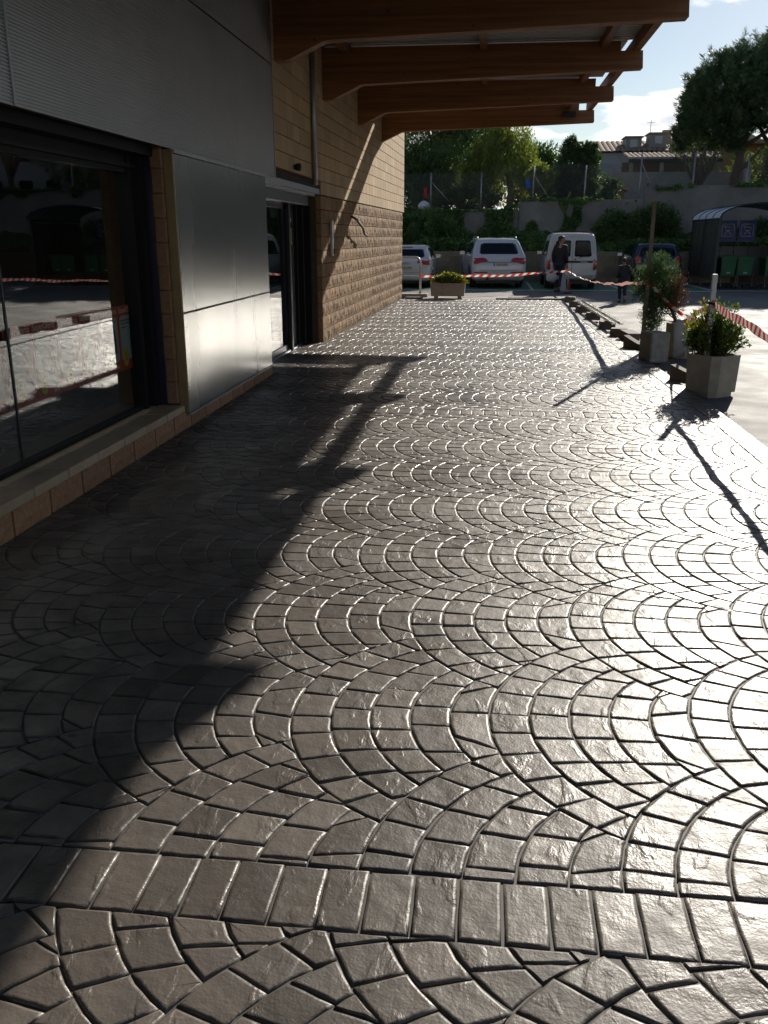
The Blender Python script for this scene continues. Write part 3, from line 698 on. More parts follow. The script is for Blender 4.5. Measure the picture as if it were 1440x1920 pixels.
def car(name,label,loc,rz,tab,W,H,zb,paint,group=None,zs=.24,tum=.2,wheel_r=.32,wheels=(.75,3.3)):
    t=thing(name,label,'van' if 'van' in name else 'car',loc,rz,group)
    ys=sorted(set([r[0] for r in tab]+[tab[-1][0]*k/26 for k in range(27)])); V=[];F=[]; hw=W/2; nS=0
    for y in ys:
        zt,ws,zlo=interp(tab,y); w_=hw*ws; zbm=min(zb,zt-.03); tt=max(0,min(1,(zt-zb)/(H-zb))); wr=w_*(.985-tum*tt); z0=zs+zlo
        half=[(0,z0),(.85*w_,z0),(.95*w_,z0+.07),(.99*w_,z0+.6*(.5*(z0+zbm)-z0)),(w_,.5*(z0+zbm)),(w_*.998,.25*z0+.75*zbm),(.982*w_,zbm),
              (.982*w_+(wr-.982*w_)*.5,zbm+(zt-zbm)*.48),(wr*.99,zt-.08*tt-.012),(wr*.94,zt-.03*tt-.004),(wr*.82,zt-.008*tt),(wr*.45,zt+.004),(0,zt+.006)]
        sec=[(x,y,z) for x,z in half]+[(-x,y,z) for x,z in half[-2:0:-1]]; nS=len(sec); V+=sec
    for i in range(len(ys)-1):
        for k in range(nS): F.append((i*nS+k,(i+1)*nS+k,(i+1)*nS+(k+1)%nS,i*nS+(k+1)%nS))
    F.append(tuple(range(nS))); e=(len(ys)-1)*nS; F.append(tuple(range(e,e+nS))[::-1])
    m=MB().add(V,F); me=m.mesh('body',True); me.set_sharp_from_angle(angle=R(38)); obj('body',me,paint,t)
    bvh=BVHTree.FromPolygons([Vector(v) for v in V],F)
    def hit(a,b,side):
        if side=='rear': o,d=Vector((a,-3,b)),Vector((0,1,0))
        else: o,d=Vector((3*side,a,b)),Vector((-side,0,0))
        p,n,_,_=bvh.ray_cast(o,d); return (p,n,d) if p is not None else (None,None,d)
    def panel(nm,poly,side,mat,off=.008,parent=None,rings=(1,.8,.5,.2)):
        c=(sum(p[0] for p in poly)/len(poly),sum(p[1] for p in poly)/len(poly)); V2=[];F2=[]; n=len(poly)
        Q=[]
        for i in range(n):
            p,q=poly[i],poly[(i+1)%n]; L_=math.hypot(q[0]-p[0],q[1]-p[1]); m_=max(1,int(L_/.12))
            for k in range(m_): Q.append((p[0]+(q[0]-p[0])*k/m_,p[1]+(q[1]-p[1])*k/m_))
        n=len(Q); lastd=None
        for ri,s_ in enumerate((1.0,)+rings):
            for q in Q:
                a,b=c[0]+(q[0]-c[0])*s_,c[1]+(q[1]-c[1])*s_; p,nn,d=hit(a,b,side)
                if p is None:
                    p=V2[-1] if V2 else Vector((a,0,b)); V2.append(p.copy()); continue
                V2.append(p-d*(off if ri else -.004))
        for r_ in range(len(rings)):
            for i in range(n): F2.append((r_*n+i,r_*n+(i+1)%n,(r_+1)*n+(i+1)%n,(r_+1)*n+i))
        F2.append(tuple(range(len(rings)*n,(len(rings)+1)*n)))
        o=MB().add(V2,F2).build(nm,mat,parent or t,True); return o
    # wheels
    for y in wheels:
        for s in (-1,1):
            wh=empty('wheel',(s*(hw-.13),y,wheel_r)); wh.parent=t
            MB().lathe([(wheel_r-.10,-.10),(wheel_r-.02,-.10),(wheel_r,-.07),(wheel_r,.07),(wheel_r-.02,.10),(wheel_r-.10,.10)],(0,0,0),24,'x').build('tyre',mat_tyre,wh,True)
            MB().lathe([(.04,s*.07),(wheel_r-.16,s*.05),(wheel_r-.11,s*.10),(wheel_r-.105,s*.112)],(0,0,0),20,'x').build('rim',mat_rim,wh)
            m=MB(); P=[(y+(wheel_r+.045)*math.cos(R(a)),wheel_r+(wheel_r+.045)*math.sin(R(a))) for a in range(0,181,12)]
            panel('wheel_arch',[p for p in P if p[1]>.28],s,mat_trim,.004)
    MB().box(-hw*.8,hw*.8,.25,tab[-1][0]-.3,.16,zs+.06).build('underbody',mat_trim,t)
    for s in (-1,1):
        pass
    return t,panel,hit
def mirror(t,x,y,z,s,paint):
    m=empty('mirror',(x,y,z)); m.parent=t
    MB().box(-.10,.10,-.04,.06,-.07,.07,.03).build('shell',paint,m); MB().box(-.085,.085,-.046,-.041,-.055,.055).build('mirror_glass',mat_steel,m); MB().tube([(-s*.16,.03,-.05),(0,.02,-.03)],.02,6).build('arm',mat_trim,m)
def plate(t,txt,y,z,wd=.50,x=0,font=.10):
    p=empty('number_plate',(x,y,z)); p.parent=t
    MB().box(-wd/2,wd/2,-.008,.006,-.056,.056,.004).build('plate_sheet',mat_plate,p); MB().box(-wd/2+.004,-wd/2+.04,-.0095,-.0085,-.05,.05).build('plate_band',M('plate_blue',(.02,.05,.25),rough=.4),p)
    o=obj('lettering',text_mesh(txt,font),M('plate_ink',(.015,.015,.015),rough=.5),p,(.015,-.0105,0)); o.rotation_euler=(math.pi/2,0,0)
def rings(t,x,y,z,r=.045,n=4):
    e=empty('emblem',(x,y,z)); e.parent=t
    for k in range(n):
        c=(k-(n-1)/2)*r*1.35; MB().tube([(c+r*math.cos(R(a)),-.01,r*math.sin(R(a))) for a in range(0,361,24)],.008,5,False).build('ring',mat_steel,e)
def script(t,txt,x,y,z,size,mat=None):
    o=obj('lettering',text_mesh(txt,size),mat or mat_steel,t,(x,y,z)); o.rotation_euler=(math.pi/2,0,0)
# white SUV
tab=[(0,.74,.86,.10),(.02,.82,.93,.06),(.06,.95,.97,.04),(.13,1.03,.985,.02),(.20,1.10,.99,0),(.62,1.54,.995,0),(.72,1.61,1,0),(1.1,1.655,1,0),(2.3,1.65,1,0),(2.7,1.58,1,0),(3.45,1.10,1,0),(4.2,.98,.97,0),(4.5,.86,.9,.03),(4.6,.7,.8,.08)]
t,panel,hit=car('white_suv','white sport utility car with wide red tail lights parked beyond the trough planter','',R(7),tab,1.88,1.655,1.02,mat_carwhite) if False else car('white_suv','white sport utility car with wide red tail lights parked beyond the trough planter',(.33,31.2,ZA),R(7),tab,1.88,1.655,1.02,mat_carwhite,'cars parked along the retaining wall',wheel_r=.36,wheels=(.85,3.65))
panel('rear_window',[(-.60,1.13),(.60,1.13),(.66,1.17),(.60,1.44),(.52,1.49),(-.52,1.49),(-.60,1.44),(-.66,1.17)],'rear',mat_cglass)
for s in (-1,1):
    panel('tail_light',[(s*.38,.90),(s*.44,.98),(s*.56,1.02),(s*.86,1.00),(s*.885,.86),(s*.84,.80)],'rear',mat_tail,.014)
    panel('bumper_reflector',[(s*.40,.51),(s*.86,.51),(s*.86,.555),(s*.40,.555)],'rear',mat_tail,.01)
    panel('side_window',[(1.0,1.12),(2.0,1.10),(3.0,1.10),(2.55,1.45),(1.9,1.53),(1.2,1.50),(.85,1.38)],s,mat_cglass,.006)
    MB().tube([(s*.66,.80,1.60),(s*.665,.95,1.675),(s*.665,2.3,1.685),(s*.66,2.5,1.64)],.02,6).build('roof_rail',mat_steel,t,True)
    mirror(t,s*1.02,2.72,1.13,s,mat_carwhite); mirror
panel('boot_seam',[(-.62,.60),(.62,.60),(.62,.606),(-.62,.606)],'rear',mat_trim,.006,rings=(1,.5)); panel('number_plate_recess',[(-.60,.86),(.60,.86),(.60,.875),(-.60,.875)],'rear',mat_trim,.008,rings=(1,.5))
p_,_,_=hit(.0,.80,'rear'); plate(t,'5659 JBB',p_.y-.015,.79,.52,.06); p_,_,_=hit(0,.95,'rear'); rings(t,.06,p_.y-.01,.945)
script(t,'quattro',-.42,hit(.42,.74,'rear')[0].y-.01,.745,.06); script(t,'Q5',.45,hit(.45,.74,'rear')[0].y-.01,.76,.07)
panel('bumper_skirt',[(-.70,.30),(.70,.30),(.76,.36),(.66,.405),(-.66,.405),(-.76,.36)],'rear',M('bumper_grey',(.35,.35,.36),rough=.5),.008)
MB().lathe([(.05,-.06),(.055,0),(.05,.02)],(-.40,-.01,.33),14,'y').build('exhaust',mat_trim,t)
# white hatchback behind the building corner
tab=[(0,.66,.86,.10),(.02,.76,.93,.06),(.06,.88,.97,.03),(.14,.98,.985,0),(.52,1.33,.99,0),(.60,1.40,1,0),(.9,1.425,1,0),(2.0,1.43,1,0),(2.4,1.36,1,0),(3.1,.98,1,0),(3.9,.86,.96,0),(4.2,.72,.86,.05)]
t,panel,hit=car('white_hatchback','white hatchback car half hidden behind the corner of the block wall',(-2.86,30.9,ZA),0,tab,1.78,1.43,.94,mat_carwhite,'cars parked along the retaining wall',wheel_r=.31,wheels=(.78,3.3))
panel('rear_window',[(-.58,1.02),(.58,1.02),(.64,1.06),(.57,1.29),(-.57,1.29),(-.64,1.06)],'rear',mat_cglass); panel('brake_light',[(-.22,1.335),(.22,1.335),(.20,1.365),(-.20,1.365)],'rear',mat_tail,.012)
for s in (-1,1):
    panel('tail_light',[(s*.40,.83),(s*.42,.92),(s*.60,.935),(s*.83,.92),(s*.82,.77),(s*.60,.79),(s*.58,.84)],'rear',mat_tail,.014)
    panel('side_window',[(.75,1.0),(1.7,.99),(2.75,.99),(2.3,1.26),(1.6,1.33),(.85,1.28)],s,mat_cglass,.006); mirror(t,s*.98,2.45,1.02,s,mat_carwhite)
p_,_,_=hit(0,.68,'rear'); plate(t,'0848 HBT',p_.y-.015,.68); rings(t,0,hit(0,.83,'rear')[0].y-.01,.83,.042)
panel('boot_seam',[(-.60,.53),(.60,.53),(.60,.537),(-.60,.537)],'rear',mat_trim,.006,rings=(1,.5))
# white van
tab=[(0,1.60,.93,.06),(.03,1.70,.96,.03),(.10,1.77,.985,0),(.25,1.80,1,0),(1.2,1.82,1,0),(2.2,1.79,1,0),(2.5,1.72,1,0),(3.1,1.10,1,0),(3.8,.95,.95,0),(4.1,.75,.85,.05)]
t,panel,hit=car('white_van','white van with split rear doors parked behind the man carrying bags',(2.74,31.0,ZA),0,tab,1.72,1.81,1.02,mat_vanwhite,'cars parked along the retaining wall',zs=.30,tum=.14,wheel_r=.30,wheels=(.65,3.3))
for s in (-1,1):
    panel('rear_window',[(s*.07,1.10),(s*.10,1.06),(s*.58,1.06),(s*.63,1.10),(s*.56,1.54),(s*.50,1.58),(s*.10,1.58),(s*.07,1.54)],'rear',mat_cglass,.010)
    panel('tail_light',[(s*.70,.62),(s*.83,.62),(s*.835,.98),(s*.72,.99)],'rear',mat_tail,.016); panel('side_window',[(.35,1.10),(1.3,1.10),(2.4,1.08),(2.1,1.55),(1.3,1.58),(.45,1.55)],s,mat_cglass,.006); mirror(t,s*.96,2.5,1.15,s,mat_trim)
    MB().tube([(s*.62,.25,1.82),(s*.62,1.9,1.84)],.018,6).build('roof_rail',mat_trim,t)
panel('door_gap',[(-.006,.42),(.006,.42),(.006,1.70),(-.006,1.70)],'rear',mat_trim,.004,rings=(1,.5)); panel('door_moulding',[(-.62,.86),(.68,.86),(.68,.93),(-.62,.93)],'rear',mat_trim,.012)
MB().box(-.7,.7,.3,.36,1.845,1.875).build('roof_bar',mat_trim,t); script(t,'Partner',.40,hit(.4,.895,'rear')[0].y-.016,.893,.075)
p_,_,_=hit(-.3,.66,'rear'); plate(t,'1084 FGB',p_.y-.02,.66,.46,-.34,.09); panel('rear_bumper',[(-.78,.33),(.78,.33),(.80,.42),(.78,.47),(-.78,.47),(-.80,.42)],'rear',M('van_bumper',(.34,.34,.33),rough=.55),.03)
m=empty('rear_wiper'); m.parent=t; p_,_,_=hit(.3,1.08,'rear'); MB().tube([(.20,p_.y-.02,1.0),(.42,p_.y-.022,1.12)],.010,5).build('wiper_arm',mat_trim,m); MB().box(-.03,.03,-.03,0,-.02,.02,.006).build('door_handle',mat_trim,t,loc=(.10,hit(.1,.98,'rear')[0].y,.975))
# dark hatchback
tab=[(0,.70,.86,.10),(.02,.80,.93,.06),(.06,.92,.97,.03),(.14,1.0,.985,0),(.42,1.38,.99,0),(.50,1.45,1,0),(.9,1.475,1,0),(2.0,1.47,1,0),(2.4,1.40,1,0),(3.0,1.0,1,0),(3.7,.88,.96,0),(3.97,.72,.86,.05)]
t,panel,hit=car('dark_hatchback','dark blue hatchback car parked behind the tall post',(5.95,33.2,ZA),R(3),tab,1.70,1.475,.97,mat_cardark,'cars parked along the retaining wall',wheel_r=.30,wheels=(.72,3.1))
panel('rear_window',[(-.56,1.04),(.56,1.04),(.62,1.08),(.55,1.34),(-.55,1.34),(-.62,1.08)],'rear',mat_cglass)
for s in (-1,1):
    panel('tail_light',[(s*.58,.78),(s*.80,.78),(s*.80,.98),(s*.72,1.04),(s*.60,1.0)],'rear',mat_tailo if s<0 else mat_tail,.016); panel('side_window',[(.7,1.03),(1.6,1.02),(2.6,1.02),(2.2,1.30),(1.5,1.37),(.8,1.32)],s,mat_cglass,.006); mirror(t,s*.94,2.3,1.06,s,mat_cardark)
e=empty('emblem',(0,hit(0,.92,'rear')[0].y-.012,.92)); e.parent=t
MB().tube([(.055*math.cos(R(a)),0,.055*math.sin(R(a))) for a in range(0,361,20)],.009,5,False).build('ring',mat_steel,e); MB().tube([(-.035,0,.035),(-.012,0,-.04),(0,0,-.005),(.012,0,-.04),(.035,0,.035)],.007,5).build('monogram',mat_steel,e)
plate(t,'4417 CXL',hit(0,.55,'rear')[0].y-.015,.55)

# ------------------------------------------------------------------ barriers, posts, planters
mat_pconc=M('planter_concrete',(.44,.385,.305),(.31,.27,.215),scale=10,rough=.85,bump=.004,bscale=120); mat_soil=M('soil',(.06,.045,.03),rough=.95)
hp=thing('hoop_barrier','bent steel tube hoop barrier on a concrete foot beside the wall corner','barrier',(-1.97,26.0,0))
MB().tube([(-.62,0,.05),(-.62,0,.92)]+[(-.62+.16-.16*math.cos(R(a)),0,.92+.16*math.sin(R(a))) for a in range(15,91,15)]+[(-.16+.16*math.sin(R(a)),0,.92+.16*math.cos(R(a))) for a in range(0,91,15)]+[(0,0,.05)],.032,10).build('tube',mat_steel,hp,True)
MB().box(-.75,.22,-.2,.2,-.06,.07,.015).build('foot',mat_pconc,hp); MB().tube([(-.62,0,.55),(0,0,.55)],.022,8).build('rail',mat_steel,hp)
pt=thing('tall_post','tall slim wooden post standing at the paving edge, highest of the posts','post',(2.28,13.42,-.03))
MB().prism([(-.03,0),(.03,0),(.024,2.12),(.01,2.17),(-.024,2.16)],'y',-.022,.022).build('stake',M('stake_wood',(.24,.19,.11),(.13,.105,.075),scale=4,rough=.8,stretch=(6,6,.6)),pt); 
pp=thing('planter_post','grey metal post standing in the near angular planter','post',(2.42,10.12,.3))
MB().box(-.028,.028,-.022,.022,0,.96,.005).build('upright',mat_galv,pp); MB().tube([(-.03,-.03,.66),(.03,-.03,.64),(.03,.03,.65),(-.03,.03,.67),(-.03,-.03,.65)],.012,6).build('tape_knot',mat_trim,pp)
sp_=thing('slim_post','slim steel post where the tape is knotted beside the man','post',(2.45,28.7,ZA))
MB().tube([(0,0,0),(0,0,.72)],.018,8).build('upright',mat_galv,sp_); MB().lathe([(.14,0),(.14,.03),(.03,.05)],(0,0,0),14).build('foot',mat_trim,sp_)
# trough planter
tr=thing('trough_planter','long beige concrete trough planter with yellow green shrub by the far kerb','planter',(-1.14,25.35,0))
m=MB(); m.prism([(-.46,.05),(.46,.05),(.485,.40),(.45,.40),(.44,.34),(-.44,.34),(-.45,.40),(-.485,.40)],'y',-.2,.2); m.build('trough',mat_pconc,tr)
for x in (-.33,.33): MB().box(x-.05,x+.05,-.15,.15,-.02,.05).build('foot',mat_pconc,tr)
for y in (-.2,.165): MB().box(-.435,.435,y,y+.035,.335,.40).build('rim',mat_pconc,tr)
# angular planter
def octa(a,c): return [(-a+c,-a),(a-c,-a),(a,-a+c),(a,a-c),(a-c,a),(-a+c,a),(-a,a-c),(-a,-a+c)]
def planter(name,label,loc,a,c,h,rz,base=.05):
    t=thing(name,label,'planter',loc,rz); V=[]; F=[]
    lev=[(a*.80,c*.8,0),(a*.80,c*.8,base),(a*.93,c*.93,base+.001),(a*.99,c,h-.04),(a,c,h),(a-.05,c*.85,h),(a-.06,c*.85,h-.06)]
    for (aa,cc,z) in lev: V+=[(x,y,z) for x,y in octa(aa,cc)]
    for k in range(len(lev)-1):
        for i in range(8): F.append((k*8+i,k*8+(i+1)%8,(k+1)*8+(i+1)%8,(k+1)*8+i))
    F.append(tuple(range(8))[::-1]); MB().add(V,F).build('pot',mat_pconc,t)
    MB().prism(octa(a-.055,c*.85),'z',h-.1,h-.062).build('soil',mat_soil,t); return t
hx=planter('angular_planter','angular concrete planter with leafy shrub and metal post, nearest planter',(2.52,10.2,ZA),.235,.075,.46,R(38))
rp=planter('round_planter','weathered concrete planter with the leaning conifer and plastic bag draped over it',(2.88,13.5,ZA),.25,.15,.50,R(20))
# concrete block
cb=MB(); V=[]
for z in (0,.40):
    for (x,y) in ((-.15,-.15),(.15,-.15),(.15,.15),(-.15,.15)): V.append((x+random.uniform(-.012,.012),y+random.uniform(-.012,.012),z+random.uniform(-.012,.012)*(z>0)))
cb.box(-.15,.15,-.15,.15,0,.41,.018); o=cb.build('concrete_block',M('block_concrete',(.40,.38,.34),(.20,.185,.16),scale=9,rough=.85,bump=.008,bscale=40),None,loc=(2.33,12.75,-.03)); o.rotation_euler=(0,0,R(24))
tag(o,'upright weathered concrete block standing between the tall post and the planters','block')
# plastic bag draped over the round planter
m=MB(); n=18; V=[];F=[]
for i in range(n+1):
    for k in range(13):
        a=-2.2+2.4*k/12; t_=i/n; r=.30+.05*math.sin(5*a+3*t_)*t_+.015*math.sin(17*a)
        z=.56+.03*math.sin(4*a)-(.42+.12*math.sin(2.5*a+1))*max(0,t_-.35)/.65; rr=r*min(1,t_/.42)
        V.append((rr*math.cos(a)*1.0,rr*math.sin(a),z+.04*(1-t_)))
for i in range(n):
    for k in range(12): F.append((i*13+k,(i+1)*13+k,(i+1)*13+k+1,i*13+k+1))
mat_bag=M('plastic_bag',(.55,.57,.58),(.42,.44,.46),scale=6,rough=.3,bump=.006,bscale=14)
o=m.add(V,F).build('draped_bag',mat_bag,None,True,loc=(2.85,13.45,ZA)); so=o.modifiers.new('s','SOLIDIFY'); so.thickness=.003
tag(o,'crumpled grey plastic bag draped over the rim of the round planter','plastic bag')
# barrier tape: red and white strips with their own blocks of colour
mat_tr=paper('tape_red',(.66,.045,.03)); mat_tw=paper('tape_white',(.76,.74,.68))
def tape(label,p0,p1,sag,width,twist=(0,0),step=.14,tilt0=0):
    """one continuous strip; the red and white blocks are its print (slanted faces of two materials)"""
    p0,p1=Vector(p0),Vector(p1); L_=(p1-p0).length; n=max(4,int(L_/step))
    def pos(s):
        p=p0.lerp(p1,s); return p-Vector((0,0,sag*4*s*(1-s)+.012*math.sin(9*s*L_*.3)))-p0
    V=[]; F=[]; K=2*n
    for k in range(K+1):
        s=k/K; c=pos(s); d=(pos(min(s+.01,1))-pos(max(s-.01,0))).normalized(); side=d.cross(Vector((0,0,1))).normalized(); ang=twist[0]+(twist[1]-twist[0])*s+.18*math.sin(k*.35)
        w_=(Vector((0,0,1))*math.cos(ang)+side*math.sin(ang))*width/2; sh=d*.03*(0 if k in (0,K) else 1); V+=[c+w_+sh,c-w_-sh]
        if k: F.append((2*k-2,2*k-1,2*k+1,2*k))
    me=MB().add(V,F).mesh('barrier_tape',True); me.materials.append(mat_tr); me.materials.append(mat_tw); me.polygons.foreach_set('material_index',[(k//2)%2 for k in range(K)])
    return tag(obj('barrier_tape',me,None,None,tuple(p0)),label,'tape','red and white barrier tapes')
tape('red and white tape stretched from the hoop barrier past the white cars',(-1.97,25.96,.56),(2.44,28.7,.63),.07,.075,(.3,.6))
tape('pale sagging tape running from the slim post to the tall post',(2.45,28.68,.62),(2.27,13.44,1.02),.16,.075,(1.3,.9),.10)
tape('striped tape dropping from the tall post to the round planter',(2.29,13.40,1.02),(2.86,13.28,.52),.02,.06,(.2,.5),.09)
tape('short striped tape rising from the round planter to the planter post',(2.84,13.25,.52),(2.42,10.15,.95),.02,.06,(.2,.1),.12)
tape('wide striped tape running from the planter post out at the right edge',(2.44,10.10,.95),(2.05,4.2,.86),.05,.085,(.15,.15),.085)
q=thing('end_post','grey metal post just outside the right edge holding the tape','post',(2.05,4.15,-.02)); MB().box(-.025,.025,-.02,.02,0,.95,.004).build('upright',mat_galv,q)
# hanging plastic strip tied to the slim post
m=MB(); V=[];F=[]
for i in range(9):
    for k in range(7): x=(k/6-.5)*(.08+.13*i/8); V.append((x-.12,-.03+.02*math.sin(k*2.1+i*.6),.62-.60*i/8))
for i in range(8):
    for k in range(6): F.append((i*7+k,i*7+k+1,(i+1)*7+k+1,(i+1)*7+k))
o=m.add(V,F).build('hanging_sheet',M('sheet_plastic',(.36,.42,.50),(.28,.33,.40),scale=14,rough=.35),None,True,loc=(2.43,28.66,ZA+.02)); o.modifiers.new('s','SOLIDIFY').thickness=.004
tag(o,'grey blue plastic strip hanging from the slim post next to the man','plastic strip')
m=MB()
for k in range(5): m.box(-.02+.012*(k%2),.03+.012*(k%2),-.004,.004,.08+.055*k,.13+.055*k)
o=m.build('tape_tail',mat_tr,None,loc=(2.49,28.64,ZA+.02)); tag(o,'loose red tape end hanging low beside the slim post','tape','red and white barrier tapes')

# ------------------------------------------------------------------ cart shelter and carts
sh=thing('cart_shelter','trolley shelter with arched clear roof and dark side panels, far right','shelter',(7.5,31.5,ZA))
SW,SD,SE,SP=3.1,3.9,2.20,.46
mat_sdark=M('shelter_frame',(.03,.032,.035),rough=.5); mat_spanel=M('shelter_panel',(.085,.085,.075),(.06,.06,.055),scale=3,rough=.35)
mat_poly=glass('clear_roof',(.60,.67,.76),1.5,.30)
def milky(m):
    N=m.node_tree.nodes; L=m.node_tree.links; mx0=[n for n in N if n.type=='MIX_SHADER'][0]; t=N.new('ShaderNodeBsdfDiffuse'); t.inputs[0].default_value=(.72,.77,.83,1); mx=N.new('ShaderNodeMixShader'); mx.inputs[0].default_value=.7; L.new(mx0.outputs[0],mx.inputs[1]); L.new(t.outputs[0],mx.inputs[2]); L.new(mx.outputs[0],N['Material Output'].inputs[0])
milky(mat_poly)

for (x,y) in ((0,0),(0,SD),(SW,0),(SW,SD),(0,SD/2),(SW,SD/2)): MB().box(x-.04,x+.04,y-.04,y+.04,0,SE).build('post',mat_sdark,sh)
for x in (0,SW): MB().box(x-.05,x+.05,-.06,SD+.06,SE,SE+.09).build('eave_beam',mat_sdark,sh)
for x in (0,SW):
    for k in range(6):
        a=.06+k*(SD-.1)/6; MB().box(x-.012,x+.012,a,a+(SD-.1)/6-.03,.32,SE-.02,.004).build('side_panel',mat_spanel,sh)
for k in range(6): a=.05+k*(SW-.1)/6; MB().box(a,a+(SW-.1)/6-.025,SD-.015,SD+.015,.32,1.35).build('back_panel',mat_spanel,sh)
def arcp(k,n=12): t=math.pi*k/n; return (SW/2-SW/2*math.cos(t)*1.02, SE+.09+SP*math.sin(t))
for j in range(4):
    y0=-.15+j*(SD+.3)/4; y1=y0+(SD+.3)/4-.02; m=MB(); V=[];F=[]
    for k in range(13):
        x,z=arcp(k); V+=[(x,y0,z),(x,y1,z),(x,y0,z+.012),(x,y1,z+.012)]
    for k in range(12): a=4*k; F+=[(a,a+1,a+5,a+4),(a+2,a+6,a+7,a+3),(a,a+4,a+6,a+2),(a+1,a+3,a+7,a+5)]
    m.add(V,F).build('roof_panel',mat_poly,sh)
for j in range(5):
    y=-.15+j*(SD+.3)/4-.01; MB().tube([(arcp(k)[0],y,arcp(k)[1]+.01) for k in range(13)],.028,6).build('roof_rib',mat_sdark,sh,True)
mat_sblue=M('sign_blue',(.022,.03,.24),rough=.4); mat_sw=M('sign_white',(.85,.86,.9),rough=.4)
for k,(x,nm) in enumerate(((1.05,'left'),(1.73,'right'))):
    s=thing('trolley_sign','blue square sign with white trolley outline, %s one in the shelter'%nm,'sign',(7.5+x,34.6,1.83),0,'trolley signs in the shelter')
    MB().box(-.30,.30,-.008,.008,-.37,.37).build('board',mat_sblue,s)
    P=rrect(.42,.42,.05); MB().tube([(a,-.014,b+.03) for a,b in P+P[:1]],.011,5,False).build('border',mat_sw,s)
    m=MB()
    for L_ in ([(-.16,.14),(-.12,.13),(.12,.09),(.12,.0),(-.07,-.0),(-.11,.12)],[(-.06,0),(0.02,-.05),(.09,-.10)],[(.06,0),(0,-.05),(-.08,-.11)]): m.tube([(a,-.014,b+.03) for a,b in L_],.011,5)
    for x2 in (-.08,.09): m.lathe([(.022,-.01),(.022,.0)],(x2,-.012,-.09),10,'y')
    m.build('trolley_symbol',mat_sw,s)
mat_cgreen=M('green_plastic',(.012,.13,.05),(.01,.10,.04),scale=5,rough=.4); mat_chrome=M('cart_wire',(.10,.10,.10),rough=.4,metal=.8)
def cart():
    t=thing('shopping_cart','','shopping cart',(0,0,0),0,'green shopping carts in the shelter')
    # green basket: tapered tub with rim
    V=[]; F=[]; lev=[(.22,.30,.44),(.25,.36,.98),(.27,.38,.99),(.27,.38,1.02),(.24,.35,1.02),(.20,.28,.50)]
    for a,b,z in lev: V+=[(-a,-b,z),(a,-b,z),(a,b,z),(-a,b,z)]
    for k in range(len(lev)-1):
        for i in range(4): F.append((4*k+i,4*k+(i+1)%4,4*k+4+(i+1)%4,4*k+4+i))
    F.append((3,2,1,0)); F.append((20,21,22,23)); MB().add(V,F).build('basket',mat_cgreen,t)
    for s in (-1,1):
        MB().tube([(s*.24,-.42,.10),(s*.25,-.40,.40),(s*.27,-.44,1.04)],.014,6).build('frame_upright',mat_chrome,t); MB().tube([(s*.24,-.42,.10),(s*.20,.40,.12)],.014,6).build('chassis_rail',mat_chrome,t)
    MB().tube([(-.28,-.45,1.06),(.28,-.45,1.06)],.02,8).build('handle',mat_cgreen,t)
    for x,y in ((-.24,-.42),(.24,-.42),(-.19,.38),(.19,.38)):
        wz=empty('castor',(x,y,.06)); wz.parent=t; MB().lathe([(.06,-.016),(.06,.016)],(0,0,0),14,'x').build('wheel',mat_tyre,wz); MB().box(-.024,.024,-.02,.02,.02,.08).build('fork',mat_chrome,wz)
    MB().box(-.06,.06,-.372,-.366,.50,.56).build('tag_plate',mat_pal,t)
    return t
def copy_tree(o,parent=None):
    c=o.copy(); COL.objects.link(c); c.parent=parent
    for ch in list(o.children): copy_tree(ch,c)
    return c
c0=cart(); cs=[(8.0,32.1,'first from the left panel'),(8.56,32.15,'second from the left panel'),(9.42,32.05,'alone right of the dark gap'),(8.28,33.2,'behind the left pair'),(9.98,32.3,'last at the right')]
for i,(x,y,l) in enumerate(cs):
    c=c0 if i==0 else copy_tree(c0); c.location=(x,y,ZA); c.rotation_euler=(0,0,random.uniform(-.05,.05)); c['label']='green plastic shopping cart in the shelter, '+l

# ------------------------------------------------------------------ people
def skin(name,V,E,rad,mat,parent,root=0,sub=2):
    me=bpy.data.meshes.new(name); me.from_pydata(V,E,[]); me.update()
    o=obj(name,me,mat,parent)
    if not me.skin_vertices: me.attributes  # layer is made by the modifier below
    md=o.modifiers.new('skin','SKIN'); md.use_smooth_shade=True
    if not me.skin_vertices:
        bm=bmesh.new(); bm.from_mesh(me); bm.verts.layers.skin.verify(); bm.to_mesh(me); bm.free()
    sv=me.skin_vertices[0].data
    for i,r in enumerate(rad):
        sv[i].radius=(r if isinstance(r,tuple) else (r,r)); sv[i].use_root=(i==root)
    s=o.modifiers.new('sub','SUBSURF'); s.levels=sub; s.render_levels=sub
    return o
mat_skin=M('skin',(.42,.22,.15),rough=.5); mat_hair=M('dark_hair',(.02,.014,.01),rough=.6); mat_jk=M('black_jacket',(.012,.012,.015),rough=.7,bump=.004,bscale=20); mat_jean=M('dark_trousers',(.018,.022,.038),rough=.8,bump=.003,bscale=30); mat_shoe=M('shoe',(.10,.10,.10),rough=.5)
